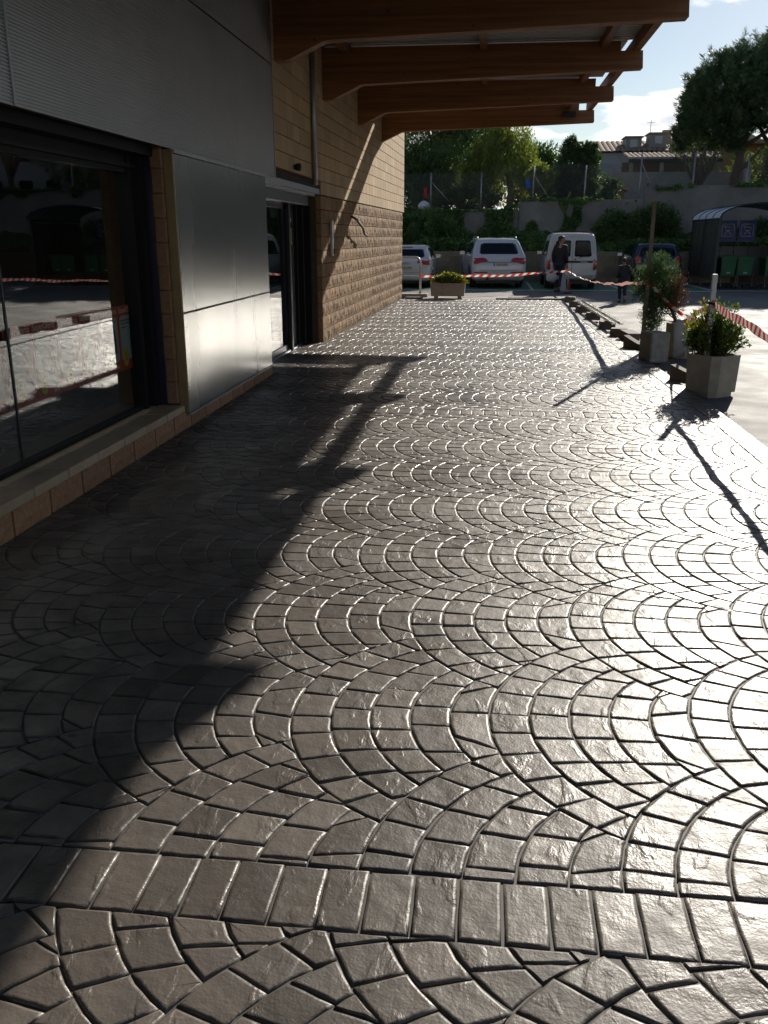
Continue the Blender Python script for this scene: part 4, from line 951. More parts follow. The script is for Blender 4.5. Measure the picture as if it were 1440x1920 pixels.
def person(label,loc,rz,Hh,pose,head_rz):
    """pose: joints in units of body height, local x to the right, y forward"""
    t=thing('person',label,'person',loc,rz,'people by the parked cars'); S=Hh
    J={k:Vector(v)*S for k,v in pose.items()}
    V=[];E=[];Rr=[];idx={}
    def add(k,p,r,frm=None):
        idx[k]=len(V); V.append(tuple(p)); Rr.append(tuple(x*S for x in r) if isinstance(r,tuple) else r*S)
        if frm is not None: E.append((idx[frm],idx[k]))
    add('pel',J['pel'],(.075,.055)); add('waist',J['waist'],(.070,.05),'pel'); add('chest',J['chest'],(.085,.06),'waist'); add('neckb',J['neck'],.036,'chest'); add('neckt',J['neck'].lerp(J['head'],.45),.032,'neckb')
    for s in 'LR':
        add('sh'+s,J['sh'+s],.036,'chest'); add('el'+s,J['el'+s],.026,'sh'+s); add('wr'+s,J['wr'+s],.017,'el'+s)
        d=(J['wr'+s]-J['el'+s]).normalized(); palm=J['wr'+s]+d*.045*S; add('pa'+s,palm,(.020,.012),'wr'+s)
        sd_=d.orthogonal().normalized(); 
        for q in range(4):
            off=sd_*(.010*(q-1.5))*S; ln=(.042,.050,.047,.036)[q]; add('f%d%s'%(q,s),palm+off+d*ln*.5*S,.0058,'pa'+s); add('g%d%s'%(q,s),palm+off+d*ln*S+d.cross(sd_)*.012*S,.0050,'f%d%s'%(q,s))
        add('th'+s,J['wr'+s]+d*.03*S+sd_*.028*S,.0065,'wr'+s); add('ti'+s,J['wr'+s]+d*.055*S+sd_*.034*S,.0055,'th'+s)
        add('hip'+s,J['hip'+s],.055,'pel'); add('kn'+s,J['kn'+s],.037,'hip'+s); add('an'+s,J['an'+s],.023,'kn'+s); add('toe'+s,J['toe'+s],.018,'an'+s)
    skin('body',V,E,Rr,mat_skin,t)
    # head: shaped lattice of rings (chin, jaw, cheeks, brow, crown) with nose and ears
    hd=empty('head',tuple(J['head']),head_rz); hd.parent=t; hs=.13*S/2
    V=[];F=[];n=16; lev=[(-1.0,.30,.35,.25),(-.85,.52,.60,.12),(-.5,.66,.80,.04),(-.1,.72,.92,0),(.2,.74,.98,0),(.5,.70,.95,-.02),(.8,.52,.70,-.04),(.97,.22,.30,-.05),(1.0,.02,.02,-.05)]
    for z,a,b,oy in lev:
        for k in range(n):
            q=2*math.pi*k/n; x,y=a*math.cos(q),b*math.sin(q)+oy
            if k==4 and -.45<z<.15: y+=.22 if z<-.2 else .14
            if k in(3,5) and 0<z<.3: y-=.06
            V.append((x*hs,y*hs,z*hs))
    for i in range(len(lev)-1):
        for k in range(n): F.append((i*n+k,i*n+(k+1)%n,(i+1)*n+(k+1)%n,(i+1)*n+k))
    F.append(tuple(range(n))[::-1]); MB().add(V,F).build('face',mat_skin,hd,True)
    for s in (-1,1): MB().lathe([(.05*hs,-.06*hs),(.22*hs,0),(.12*hs,.06*hs)],(s*.74*hs,-.05*hs,-.02*hs),10,'x').build('ear',mat_skin,hd,True); MB().lathe([(.02*hs,0),(.09*hs,.03*hs),(.02*hs,.06*hs)],(s*.28*hs,.86*hs,.08*hs),8,'y').build('eye',mat_trim,hd,True)
    MB().box(-.22*hs,.22*hs,.78*hs,.86*hs,-.58*hs,-.50*hs,.01*hs).build('mouth',M('lip',(.25,.10,.08),rough=.5),hd)
    V=[];F=[]; lev=[(-.35,.70,.80,-.18),(0,.78,.93,-.12),(.3,.80,1.02,-.04),(.6,.74,.98,-.02),(.88,.52,.70,-.04),(1.06,.2,.3,-.05),(1.08,.02,.02,-.05)]
    for z,a,b,oy in lev:
        for k in range(n):
            q=2*math.pi*k/n; y=b*math.sin(q)+oy; zz=z
            if math.sin(q)>.2 and z<.5: y=min(y,.25)
            V.append((a*math.cos(q)*hs,y*hs,zz*hs))
    for i in range(len(lev)-1):
        for k in range(n): F.append((i*n+k,i*n+(k+1)%n,(i+1)*n+(k+1)%n,(i+1)*n+k))
    MB().add(V,F).build('hair',mat_hair,hd,True)
    # clothing
    V=[];E=[];Rr=[];idx={}
    hem=J['pel']+Vector((0,0,-.03*S)); add('hem',hem,(.098,.075)); add('waist',J['waist'],(.098,.072),'hem'); add('chest',J['chest'],(.108,.078),'waist'); add('col',J['neck'],.046,'chest')
    for s in 'LR': add('sh'+s,J['sh'+s],.052,'chest'); add('el'+s,J['el'+s],.040,'sh'+s); add('wr'+s,J['el'+s].lerp(J['wr'+s],.93),.031,'el'+s)
    skin('jacket',V,E,Rr,mat_jk,t,1)
    V=[];E=[];Rr=[];idx={}
    add('pel',J['pel'],(.088,.068))
    for s in 'LR': add('hip'+s,J['hip'+s],.066,'pel'); add('kn'+s,J['kn'+s],.048,'hip'+s); add('an'+s,J['an'+s].lerp(J['kn'+s],.08),.037,'kn'+s)
    skin('trousers',V,E,Rr,mat_jean,t,0)
    for s in 'LR':
        a=J['an'+s]; d=(J['toe'+s]-a); f=Vector((d.x,d.y,0)).normalized() if Vector((d.x,d.y,0)).length>1e-4 else Vector((0,1,0))
        pitch=math.atan2(d.z+.012*S,Vector((d.x,d.y)).length)
        m=MB(); V=[];F=[]
        prof=[(-.035,.022,.05),(-.02,.026,.055),(.02,.028,.05),(.06,.028,.034),(.095,.026,.026),(.11,.015,.018)]
        for y,wd,hh in prof: V+=[(-wd*S,y*S,0),(wd*S,y*S,0),(wd*.8*S,y*S,hh*S),(-wd*.8*S,y*S,hh*S)]
        for i in range(len(prof)-1):
            for k in range(4): F.append((4*i+k,4*i+(k+1)%4,4*i+4+(k+1)%4,4*i+4+k))
        F+=[(3,2,1,0),(20,21,22,23)]
        o=m.add(V,F).build('shoe',mat_shoe,t,True); o.location=tuple(a+Vector((0,0,-.038*S))); o.rotation_euler=(pitch*.9,0,math.atan2(-f.x,f.y))
        if 'child' in label and s=='L': pass
    return t,J
manp=dict(pel=(0,0,.53),waist=(0,0,.62),chest=(0,.005,.74),neck=(0,.012,.835),head=(.004,.02,.925),shL=(-.098,0,.795),shR=(.098,0,.795),elL=(-.125,-.02,.635),elR=(.12,-.03,.635),wrL=(-.12,.03,.50),wrR=(.125,.03,.50),hipL=(-.05,0,.50),hipR=(.05,0,.50),knL=(-.055,.04,.28),knR=(.05,-.02,.275),anL=(-.06,.03,.045),anR=(.05,-.10,.06),toeL=(-.06,.10,.025),toeR=(.05,-.03,.025))
t,J=person('man in dark jacket and trousers carrying white bags, looking back over his shoulder',(2.22,29.4,ZA),R(-20),1.74,manp,R(-75))
# bags in his left hand (camera left)
for k,(dx,s_,lb) in enumerate(((-.06,1.0,'bulging'),(.07,.86,'slimmer'))):
    rz=R(-20); wl_=J['wrL']; wx=2.22+math.cos(rz)*wl_.x-math.sin(rz)*(wl_.y+.02)+dx; wy=29.4+math.sin(rz)*wl_.x+math.cos(rz)*(wl_.y+.02)-.05; wz=ZA+wl_.z-.07
    V=[];F=[];n=14; lev=[(0,.012,.012),(-.10,.05,.03),(-.18,.10,.06),(-.28,.15,.10),(-.38,.16,.11),(-.46,.14,.09),(-.49,.06,.04)]
    for z,a,b in lev:
        for q in range(n):
            an=2*math.pi*q/n; j=1+.12*math.sin(3*an+z*20+k); V.append((a*math.cos(an)*j*s_,b*math.sin(an)*j*s_,z*s_+.02*math.sin(2*an+k)*(z<-.05)))
    for i in range(len(lev)-1):
        for q in range(n): F.append((i*n+q,i*n+(q+1)%n,(i+1)*n+(q+1)%n,(i+1)*n+q))
    F.append(tuple(range((len(lev)-1)*n,len(lev)*n)))
    b=thing('carrier_bag','%s white plastic carrier bag hanging from the hand of the man'%lb,'bag',(wx,wy,wz),0,'carrier bags held by the man')
    MB().add(V,F).build('bag_body',M('white_bag',(.62,.62,.64),(.50,.51,.50),scale=7,rough=.35,bump=.01,bscale=12),b,True)
    MB().tube([(-.02,0,.0),(-.015,0,.05),(.015,0,.05),(.02,0,0)],.008,5).build('bag_handle',M('white_bag',(1,1,1)),b)
kidp=dict(pel=(0,0,.50),waist=(0,0,.59),chest=(0,.01,.71),neck=(0,.02,.80),head=(0,.03,.905),shL=(-.10,0,.765),shR=(.10,0,.765),elL=(-.125,-.02,.62),elR=(.15,.03,.63),wrL=(-.12,.04,.51),wrR=(.165,.13,.66),hipL=(-.05,0,.47),hipR=(.05,0,.47),knL=(-.045,.06,.27),knR=(.04,-.015,.255),anL=(-.04,.02,.045),anR=(.035,-.13,.12),toeL=(-.04,.09,.025),toeR=(.035,-.13,.045))
t,J=person('child in dark clothes walking away toward the parked cars, seen from behind',(3.58,24.9,ZA),R(8),1.20,kidp,R(-12))
b=MB().box(-.03,.03,-.01,.01,-.07,.07,.006).build('toy',M('toy_orange',(.75,.16,.04),rough=.4),None,loc=(3.58+.165*1.2,24.9+.19*1.2,ZA+.70*1.2)); tag(b,'small orange and white object held up by the child','toy')
# ------------------------------------------------------------------ retaining wall, bank, fence
from mathutils import noise as mn
def leafmat(name,c1,c2,trans=.35,rough=.5):
    m=M(name,c1,c2,scale=1.2,rough=rough,contrast=.2); m=tinted(m); N=m.node_tree.nodes; L=m.node_tree.links; b=N['Principled BSDF']; out=N['Material Output']
    tr=N.new('ShaderNodeBsdfTranslucent'); src=b.inputs['Base Color'].links[0].from_socket
    hs=N.new('ShaderNodeHueSaturation'); hs.inputs['Value'].default_value=1.6; hs.inputs['Saturation'].default_value=1.1; L.new(src,hs.inputs['Color']); L.new(hs.outputs[0],tr.inputs['Color'])
    mx=N.new('ShaderNodeMixShader'); mx.inputs[0].default_value=trans; L.new(b.outputs[0],mx.inputs[1]); L.new(tr.outputs[0],mx.inputs[2]); L.new(mx.outputs[0],out.inputs['Surface'])
    return m
mat_ivy=leafmat('ivy_leaf',(0.084,0.154,0.043),(0.143,0.225,0.060),.3); mat_dkleaf=leafmat('dark_leaf',(0.062,0.111,0.035),(0.111,0.166,0.048),.35); mat_ltleaf=leafmat('light_leaf',(0.140,0.188,0.037),(0.206,0.244,0.053),.4)
mat_cone=leafmat('conifer_leaf',(0.048,0.088,0.032),(0.080,0.128,0.040),.3); mat_pine=leafmat('pine_needle',(0.048,0.092,0.034),(0.087,0.131,0.048),.15); mat_shrub=leafmat('shrub_leaf',(0.072,0.120,0.024),(0.132,0.168,0.030),.4); mat_yshrub=leafmat('yellow_leaf',(.22,.22,.025),(.30,.24,.03),.4); mat_thuja=leafmat('thuja_leaf',(0.045,0.090,0.030),(0.090,0.135,0.045),.3); mat_brown=leafmat('dry_leaf',(0.144,0.072,0.042),(0.096,0.048,0.030),.2)
mat_bark=M('bark',(.13,.09,.06),(.07,.05,.035),scale=6,rough=.9,bump=.02,bscale=14,stretch=(1,1,.3)); mat_pbark=M('pine_bark',(.17,.10,.065),(.09,.055,.04),scale=5,rough=.9,bump=.02,bscale=12,stretch=(1,1,.3))
def leaves(name,P,D,size,mat,parent=None,aspect=.5,rng=None,jit=.4,tint=None,kind=None):
    """one diamond leaf for each point; D is the long axis"""
    rng=rng or np.random.default_rng(1); n=len(P); D=D+rng.normal(0,jit,(n,3)); D/=np.linalg.norm(D,axis=1)[:,None]+1e-9
    Q=rng.normal(0,1,(n,3)); S=np.cross(D,Q); S/=np.linalg.norm(S,axis=1)[:,None]+1e-9; sz=size*rng.uniform(.6,1.3,n)[:,None]
    Nn=np.cross(D,S)*sz*.12
    V=np.stack([P-D*sz*.5,P+S*sz*aspect*.5+Nn,P+D*sz*.5,P-S*sz*aspect*.5+Nn],1).reshape(-1,3); F=np.arange(4*n).reshape(-1,4)
    t=np.repeat((tint if tint is not None else rng.uniform(.6,1.35,n)),4)
    o=tri_arrays(name,V,F,mat,parent,False,t)
    if kind: tag(o,kind=kind)
    return o
def blob(rng,n,c,r,clumps,cr,shell=.55,zmin=None):
    c=np.array(c);r=np.array(r); u=rng.normal(0,1,(clumps,3)); u/=np.linalg.norm(u,axis=1)[:,None]; k=rng.uniform(shell,1,(clumps,1)); C=c+u*r*k
    if zmin is not None: C=C[C[:,2]>zmin]
    i=rng.integers(0,len(C),n); s=rng.uniform(.6,1.4,len(C))[i][:,None]
    g_=rng.normal(0,1,(n,3)); g_/=np.linalg.norm(g_,axis=1)[:,None]; P=C[i]+g_*cr*s*rng.uniform(.3,1,(n,1))**.6; tint=(np.linspace(.75,1.25,len(C))[rng.permutation(len(C))])[i]*rng.uniform(.75,1.25,n)
    return P,g_,C,tint
def wtop(x): return 2.72+.10*math.sin(x*.9) if x<1.1 else (3.06 if x<6.05 else 3.56)
YW=38.0
mat_wallc=M('retaining_concrete',(.27,.255,.23),(.15,.14,.125),scale=1.1,rough=.9,bump=.01,bscale=30,detail=8)
rw=thing('retaining_wall','long grey concrete retaining wall overgrown with ivy behind the parked cars','wall')
for (x0,x1,h) in ((-30,1.1,2.70),(1.1,6.05,3.06),(6.05,45,3.56)): MB().box(x0+.006,x1-.006,YW,YW+.35,-.2,h,.02).build('wall_bay',mat_wallc,rw)
tag(MB().box(-60,90,YW+.34,400,-.2,2.62).build('upper_ground',mat_ground),kind='structure')
g=MB(); n=60; V=[];F=[]
for i in range(n+1):
    x=-30+75*i/n
    for (y,z) in ((36.2,1.0),(36.5,1.12),(37.0,1.25+.1*mn.noise((x*.5,1,0))),(37.6,1.45+.15*mn.noise((x*.5,2,0))),(38.0,1.55)): V.append((x,y,z))
for i in range(n):
    for k in range(4): F.append((i*5+k,(i+1)*5+k,(i+1)*5+k+1,i*5+k+1))
tag(g.add(V,F).build('planted_bank',mat_ground),kind='structure')
# low block wall in front of the bank, block by block
mat_lowb=tinted(M('tan_garden_block',(.30,.235,.15),(.22,.17,.11),scale=6,rough=.9,bump=.004,bscale=50))
lw=thing('low_block_wall','low wall of tan concrete blocks along the back of the parking bays','wall')
MB().box(-30,45,36.06,36.2,-.2,1.02).build('block_core',mat_mortar,lw)
lb=[]
for k in range(5):
    me=rough_block_mesh('garden_block',.394,.188,.07,.004,300+k,ny=2,nz=1,bev=.008); set_tint(me,[.85,.95,1,1.1,1.18][k]); me.materials.append(mat_lowb); lb.append(me)
for row in range(6):
    x=-4.8+(.2 if row%2 else 0)
    while x<9.2:
        o=obj('garden_block',random.choice(lb),None,lw,(x+.39,36.0,-.06+row*.192)); o.rotation_euler=(0,0,math.pi/2); o.rotation_euler=(0,0,R(-90)); o.location=(x,36.02,-.06+row*.192); x+=.40
# ivy: leaves on wall face and bank
rng=np.random.default_rng(5)
pts=[];
N_=90000; xs=rng.uniform(-6,18,N_); zs=rng.uniform(1.3,3.75,N_); keep=np.zeros(N_,bool)
for i in range(N_):
    x,z=xs[i],zs[i]; tp=wtop(x)
    if z>tp+.04+.16*mn.noise((x*2.3,9.1,.5)): continue
    bias=.55 if x<.9 else (.12 if x<4.4 else (-.30 if x<6.2 else -.34)); v=mn.noise((x*.75,z*.55,3.1))*.9+mn.noise((x*2.6,z*1.1,7.7))*.5+bias+(.6 if z>tp-.04-.75*max(0,mn.noise((x*1.1,4.2,.3))+.12) else 0)+(.35 if z<1.75 else 0)
    keep[i]= v>.12
xs,zs=xs[keep],zs[keep]; ys=YW-rng.uniform(.01,.16,len(xs))
P=np.stack([xs,ys,zs],1); D=np.tile([[0,-.5,-.8]],(len(P),1)).astype(float)
leaves('wall_ivy',P,D,.095,mat_ivy,None,.85,rng,.5,kind='stuff'); bpy.data.objects['wall_ivy']['label']='dark green ivy creeping over the concrete retaining wall'
N_=42000; xs=rng.uniform(-7,16,N_); ys=rng.uniform(36.15,38.0,N_); zs=1.02+(ys-36.1)*.28+np.array([max(0,.30+.45*mn.noise((x*.8,y*.7,1.3))) for x,y in zip(xs,ys)])*rng.uniform(0,1,N_)
leaves('bank_foliage',np.stack([xs,ys,zs],1),np.tile([[0,-.4,.6]],(N_,1)).astype(float),.11,mat_ivy,None,.6,rng,.7,kind='stuff'); bpy.data.objects['bank_foliage']['label']='green ground cover growing on the bank behind the low block wall'
def bush(name,label,c,r,n,mat,size=.10,cl=60,cr=.3,group=None,stems=6,cat='shrub',base=None,aspect=.5):
    rg=np.random.default_rng(int(abs(c[0]*100+c[1]*10))+n); t=thing(name,label,cat,(c[0],c[1],base if base is not None else c[2]-r[2]),0,group); oz=np.array([c[0],c[1],t.location.z])
    P,g_,C,ti=blob(rg,n,c,r,cl,cr); leaves('foliage',P-oz,g_+np.array([0,0,.3]),size,mat,t,aspect,rg,.4,ti)
    m=MB()
    for k in range(stems):
        q=C[rg.integers(0,len(C))]-oz; m.tube([(q[0]*.12,q[1]*.12,0),(q[0]*.5,q[1]*.5,q[2]*.5),tuple(q)],[.03*r[2],.02*r[2],.008*r[2]],5)
    m.build('stems',mat_bark,t); return t
bush('bank_shrub','dark rounded shrub on the bank left of the trolley shelter',(6.3,37.3,2.0),(1.0,.45,.9),11000,mat_dkleaf,.11,90,.28,'shrubs on the bank')
bush('bank_shrub','low dark shrub on the bank behind the tall post',(4.9,37.3,1.8),(.9,.5,.75),8000,mat_dkleaf,.11,60,.28,'shrubs on the bank')
bush('bank_shrub','dark shrub rising just behind the trolley shelter roof',(10.6,37.5,1.6),(1.0,.4,.6),5000,mat_dkleaf,.11,60,.28,'shrubs on the bank')
bush('bank_shrub','leafy shrub on the bank behind the white hatchback',(-3.0,37.2,1.9),(1.8,.5,.7),12000,mat_ivy,.11,70,.28,'shrubs on the bank')
# chain-link fence
fe=thing('chain_link_fence','chain-link fence with steel posts on top of the retaining wall','fence')
YF=YW+.22; fx=[-4.55,-2.5,-.45,1.65,3.7,5.85,7.9,9.95,12.0]
for i,x in enumerate(fx):
    zt=4.12 if x<1 else (4.35 if x<5 else 4.78); zb=2.6
    MB().tube([(x,YF,zb),(x,YF,zt)],.03,8).build('post',mat_galv,fe,True)
    if i in (1,3,5): MB().tube([(x+.02,YF+.03,zt-.35),(x+.75,YF+.03,zb+.4)],.022,6).build('brace',mat_galv,fe,True)
m=MB(); xa=-5.5
while xa<12.5:
    for s in (1,-1):
        L_=1.35; x1=xa+s*L_; zt=(2.75 if xa<1 else (3.05 if xa<6 else 3.5))
        r=.0028; a=Vector((xa,YF-.03,zt)); b=Vector((x1,YF-.03,zt+L_)); o1=Vector((r,0,r*s*-1)); o2=Vector((0,r,0))
        m.add([a-o1,a+o2,a+o1,b-o1,b+o2,b+o1],[(0,1,4,3),(1,2,5,4),(2,0,3,5)])
    xa+=.085
tag(m.build('wire_mesh',M('fence_wire',(.10,.10,.10),rough=.6,metal=.3),fe),kind='stuff')
for s in (0,1.25): pass
# cloths and litter by the fence
def cloth(nm,label,x,z,w_,h_,col,cat='cloth'):
    m=MB(); V=[];F=[]
    for i in range(7):
        for k in range(4): V.append((x+w_*(k/3-.5)*(1-.15*i/6),YF-.07+.03*math.sin(k*2+i),z-h_*i/6))
    for i in range(6):
        for k in range(3): F.append((i*4+k,i*4+k+1,(i+1)*4+k+1,(i+1)*4+k))
    o=m.add(V,F).build(nm,M(nm+'_fabric',col,rough=.7),None,True); o.modifiers.new('s','SOLIDIFY').thickness=.01; tag(o,label,cat)
cloth('red_cloth','small red cloth hanging on the fence at the far left',-2.72,3.55,.14,.42,(.45,.03,.02)); cloth('blue_cloth','small blue cloth hanging on the fence beside the pale trunk',1.42,3.85,.16,.36,(.03,.12,.50))
m=MB(); m.lathe([(.05,0),(.22,.05),(.26,.18),(.16,.30),(.03,.36)],(0,0,0),12); o=m.build('litter_bag',M('litter_white',(.6,.62,.66),(.5,.5,.55),scale=5,rough=.4,bump=.02,bscale=8),None,True,loc=(-2.75,37.9,2.68)); tag(o,'white plastic bag lying on top of the ivy wall by the fence post','bag')

# ------------------------------------------------------------------ trees
def tree(name,label,base,trunk_pts,trunk_r,blobs,mat,size,group='trees beyond the retaining wall',droop=None,aspect=.4,limbs=8,seed=1,bark=None,jit=.4,shell=.5,zmin=None):
    rg=np.random.default_rng(seed); t=thing(name,label,'tree',base,0,group); oz=np.array(base,float); allC=[]
    Ps=[];Ds=[];Ts=[]
    for (c,r,n,cl,cr) in blobs:
        P,g_,C,ti=blob(rg,n,c,r,cl,cr,shell,zmin); allC.append(C)
        if droop: 
            g_=g_*.35+np.array([0,0,-1.0]); P[:,2]-=rg.uniform(0,droop,len(P))
        else: g_=g_+np.array([0,0,.35])
        Ps.append(P);Ds.append(g_);Ts.append(ti)
    leaves('crown',np.concatenate(Ps)-oz,np.concatenate(Ds),size,mat,t,aspect,rg,jit,np.concatenate(Ts))
    m=MB(); tp=[Vector(p)-Vector(base) for p in trunk_pts]; m.tube(tp,[trunk_r*(1-.55*i/max(1,len(tp)-1)) for i in range(len(tp))],10)
    C=np.concatenate(allC)
    for k in range(limbs):
        q=Vector(C[rg.integers(0,len(C))]-oz); i=rg.integers(len(tp)//2,len(tp)); s=tp[i]; mid=s.lerp(q,.5)+Vector((rg.uniform(-.2,.2),rg.uniform(-.2,.2),rg.uniform(0,.3))); m.tube([s,mid,q],[trunk_r*.38,trunk_r*.25,trunk_r*.08],6)
    m.build('trunk',bark or mat_bark,t,True); return t
tree('pepper_tree','large dark drooping tree behind the fence at the left',(-2.6,43,2.6),[(-2.6,43,2.6),(-2.5,43,4.2),(-2.7,43,6)],.28,[((-2.9,43,6.3),(3.2,2.2,2.6),52000,260,.55),((-3.6,42.2,4.4),(2.2,1.0,1.5),20000,110,.45)],mat_dkleaf,.17,droop=.9,aspect=.22,seed=3,limbs=14)
tree('light_tree','lighter yellow green drooping tree with a pale trunk, left of the cone tree',(.78,41.8,2.6),[(.78,41.8,2.6),(.82,41.8,3.6),(.6,41.8,4.6),(.7,41.8,5.6)],.17,[((.45,41.8,5.5),(1.35,1.1,1.5),15000,110,.35),((-.6,41.6,4.7),(.9,.8,1.0),7000,60,.3),((1.6,41.8,4.6),(.5,.6,.5),2500,24,.25)],mat_ltleaf,.15,droop=.8,aspect=.24,seed=5,limbs=16,bark=M('pale_bark',(.26,.20,.14),(.16,.12,.085),scale=6,rough=.9,bump=.02,bscale=14))
tree('cone_tree','dense dark twin-peaked evergreen tree against the bright sky',(3.55,41.0,2.6),[(3.55,41,2.6),(3.55,41,4),(3.5,41,5)],.12,[((3.3,41,4.3),(.75,.7,1.1),11000,120,.22),((4.05,41,4.2),(.65,.6,1.15),9000,100,.2),((3.35,41,5.2),(.38,.35,.55),3500,40,.14),((4.1,41,5.0),(.32,.3,.55),3000,34,.13),((3.6,41,3.5),(1.05,.8,.8),9000,80,.25)],mat_cone,.11,seed=8,aspect=.35,limbs=8)
for i,(x,y,h,r,lab) in enumerate(((-7.5,50,6.5,3.4,'dark broad tree far back behind the pepper tree'),(-1.2,52,5.6,2.6,'dark tree far back behind the light trunk'),(2.2,48,4.3,1.3,'small round tree between the light tree and the cone tree'),(17.2,52,7,3.6,'broad tree behind the second pine at the right edge'))):
    tree('background_tree',lab,(x,y,2.6),[(x,y,2.6),(x,y,h)],.2,[((x,y,h),(r,r*.7,h-2.7),22000,160,.5)],mat_dkleaf,.2,seed=20+i,aspect=.4)
bush('fence_shrub','bright yellow green shrub behind the fence left of the cone tree',(1.9,40.2,3.9),(.75,.5,.6),4200,mat_ltleaf,.12,34,.24,'shrubs behind the fence',base=2.6)
bush('fence_shrub','low green shrub behind the fence near the left fence posts',(-1.0,39.6,3.1),(1.6,.5,.5),7000,mat_dkleaf,.12,50,.25,'shrubs behind the fence',base=2.6)
bush('fence_shrub','green shrub behind the fence at the foot of the cone tree',(4.4,40.0,3.4),(1.0,.5,.6),6000,mat_cone,.12,50,.25,'shrubs behind the fence',base=2.6)
bush('garden_shrub','sunlit leafy garden bush between the two pine trunks',(12.9,50,4.6),(1.3,.9,1.1),6000,mat_ltleaf,.16,40,.35,'garden shrubs',base=2.6)
# umbrella pines: tufts of upright needles over the dome
def pine(label,base,trunk,limbs_to,domes,seed,ntuft):
    rg=np.random.default_rng(seed); t=thing('umbrella_pine',label,'tree',base,0,'umbrella pines'); oz=np.array(base,float); Ps=[];Ds=[];Ts=[]
    for (c,r,nt) in domes:
        c=np.array(c);r=np.array(r); u=rg.normal(0,1,(nt,3)); u/=np.linalg.norm(u,axis=1)[:,None]; u=u[u[:,2]>-.45]; k=rg.uniform(.6,1.0,(len(u),1))**.5; C=c+u*r*k+rg.normal(0,.12,(len(u),3))
        up=u*.6+np.array([0,0,1.0]); up/=np.linalg.norm(up,axis=1)[:,None]
        for j in range(len(C)):
            n=58; ln=rg.uniform(.35,.75); h=rg.uniform(0,1,n)[:,None]; rad=.20*(1-.6*h[:,0])*rg.uniform(.4,1,n); a=rg.uniform(0,6.283,n)
            side=np.stack([np.cos(a),np.sin(a),np.zeros(n)],1); P=C[j]+up[j]*h*ln+side*rad[:,None]; Ps.append(P-oz); Ds.append(up[j]*.8+side*.9); Ts.append(np.full(n,rg.uniform(.6,1.4))*rg.uniform(.8,1.2,n))
    leaves('crown',np.concatenate(Ps),np.concatenate(Ds),.27,mat_pine,t,.10,rg,.25,np.concatenate(Ts))
    m=MB(); tp=[Vector(p)-Vector(base) for p in trunk[0]]; m.tube(tp,trunk[1],12)
    for (i,pts,r0) in limbs_to:
        q=[tp[i]]+[Vector(p)-Vector(base) for p in pts]; m.tube(q,[r0*(1-.7*k/(len(q)-1)) for k in range(len(q))],8)
    m.build('trunk',mat_pbark,t,True); return t
pine('umbrella pine with forked reddish trunk, its dark dome hanging low at left',(11.35,46,2.6),([(11.35,46,2.6),(11.42,46,4.4),(11.6,46,5.6),(11.75,46,7.2),(11.9,46,9)],[.24,.21,.18,.13,.06]),
     [(2,[(10.3,46,6.0),(9.4,45.9,6.5),(8.8,45.8,6.8)],.12),(2,[(10.6,46,5.7),(9.9,45.7,6.1)],.10),(2,[(12.6,46,6.3),(13.4,46,7.2)],.12),(1,[(12.3,45.8,5.4),(13,45.6,6.4)],.09),(3,[(10.8,45.5,8),(10.2,45.2,8.6)],.09),(3,[(12.6,46.4,8.4),(13.3,46.6,9.4)],.09)],
     [((12.0,46,7.3),(3.3,2.8,2.5),1400),((10.0,45.8,5.95),(1.55,1.4,1.35),600),((10.4,45.8,7.6),(1.5,1.5,1.2),420)],41,1500)
pine('taller umbrella pine with thick dark trunk at the right edge',(13.75,47.5,2.6),([(13.75,47.5,2.6),(13.8,47.5,5.2),(14.0,47.5,7.5),(14.3,47.5,10)],[.40,.36,.30,.12]),
     [(1,[(12.9,47.3,6.2),(12.3,47,7.0)],.16),(1,[(15,47.5,6.6),(16.2,47.5,7.6)],.18),(2,[(12.8,47.3,8.4),(12,47,9.4)],.14),(2,[(15.5,47.6,9),(16.5,47.8,10)],.14)],
     [((15.2,47.5,8.0),(4.2,3.3,2.9),2000),((12.9,47.0,8.3),(1.7,1.6,1.4),480),((13.1,46.8,6.8),(1.4,1.3,1.0),280)],43,2000)
def pollard(label,base,seed,h=2.0,n=9,lf=500):
    rg=random.Random(seed); t=thing('pollarded_tree',label,'tree',base,0,'pollarded trees'); m=MB(); P=[]
    m.tube([(0,0,0),(.02,0,.5*h*.5),(.04,0,h*.42)],[.17,.14,.16],9)
    for k in range(n):
        a=6.283*k/n+rg.uniform(-.3,.3); r=rg.uniform(.3,.95); z=h*rg.uniform(.75,1.1); q=[(0.03,0,h*.38),(r*.45*math.cos(a),r*.45*math.sin(a),h*.55),(r*.8*math.cos(a)+rg.uniform(-.1,.1),r*.8*math.sin(a),h*.72),(r*math.cos(a),r*math.sin(a),z)]; m.tube(q,[.10,.085,.065,.075],7); P.append(q[-1]); P.append(q[-2])
    m.build('trunk',mat_bark,t,True); r2=np.random.default_rng(seed); P=np.array(P)[r2.integers(0,len(P),lf)]+r2.normal(0,.16,(lf,3)); leaves('sprouts',P,r2.normal(0,1,(lf,3)),.11,mat_ltleaf,t,.6,r2,kind='stuff'); return t
for i,(x,y,h,r,lab) in enumerate(((19.5,21,7.5,4.2,'broad unseen tree added right of the car park to block sky light'),(23,11,8,4.6,'tall unseen tree added right of the viewer to block sky light'),(25,-1,7.5,4.5,'unseen tree added right behind the viewer to block sky light'))):
    tree('added_shade_tree',lab,(x,y,-.1),[(x,y,-.1),(x,y,h*.5),(x,y,h)],.28,[((x,y,h),(r,r,h-3.2),16000,150,.8)],mat_dkleaf,.42,seed=70+i,aspect=.5,group='unseen trees added to block sky light')  # unseen trees, added to cut the sky fill reaching the shade under the canopy
pollard('knobbly pollarded tree with few leaves in front of the white parapet',(8.95,42.2,2.9),3,2.3,11,420)
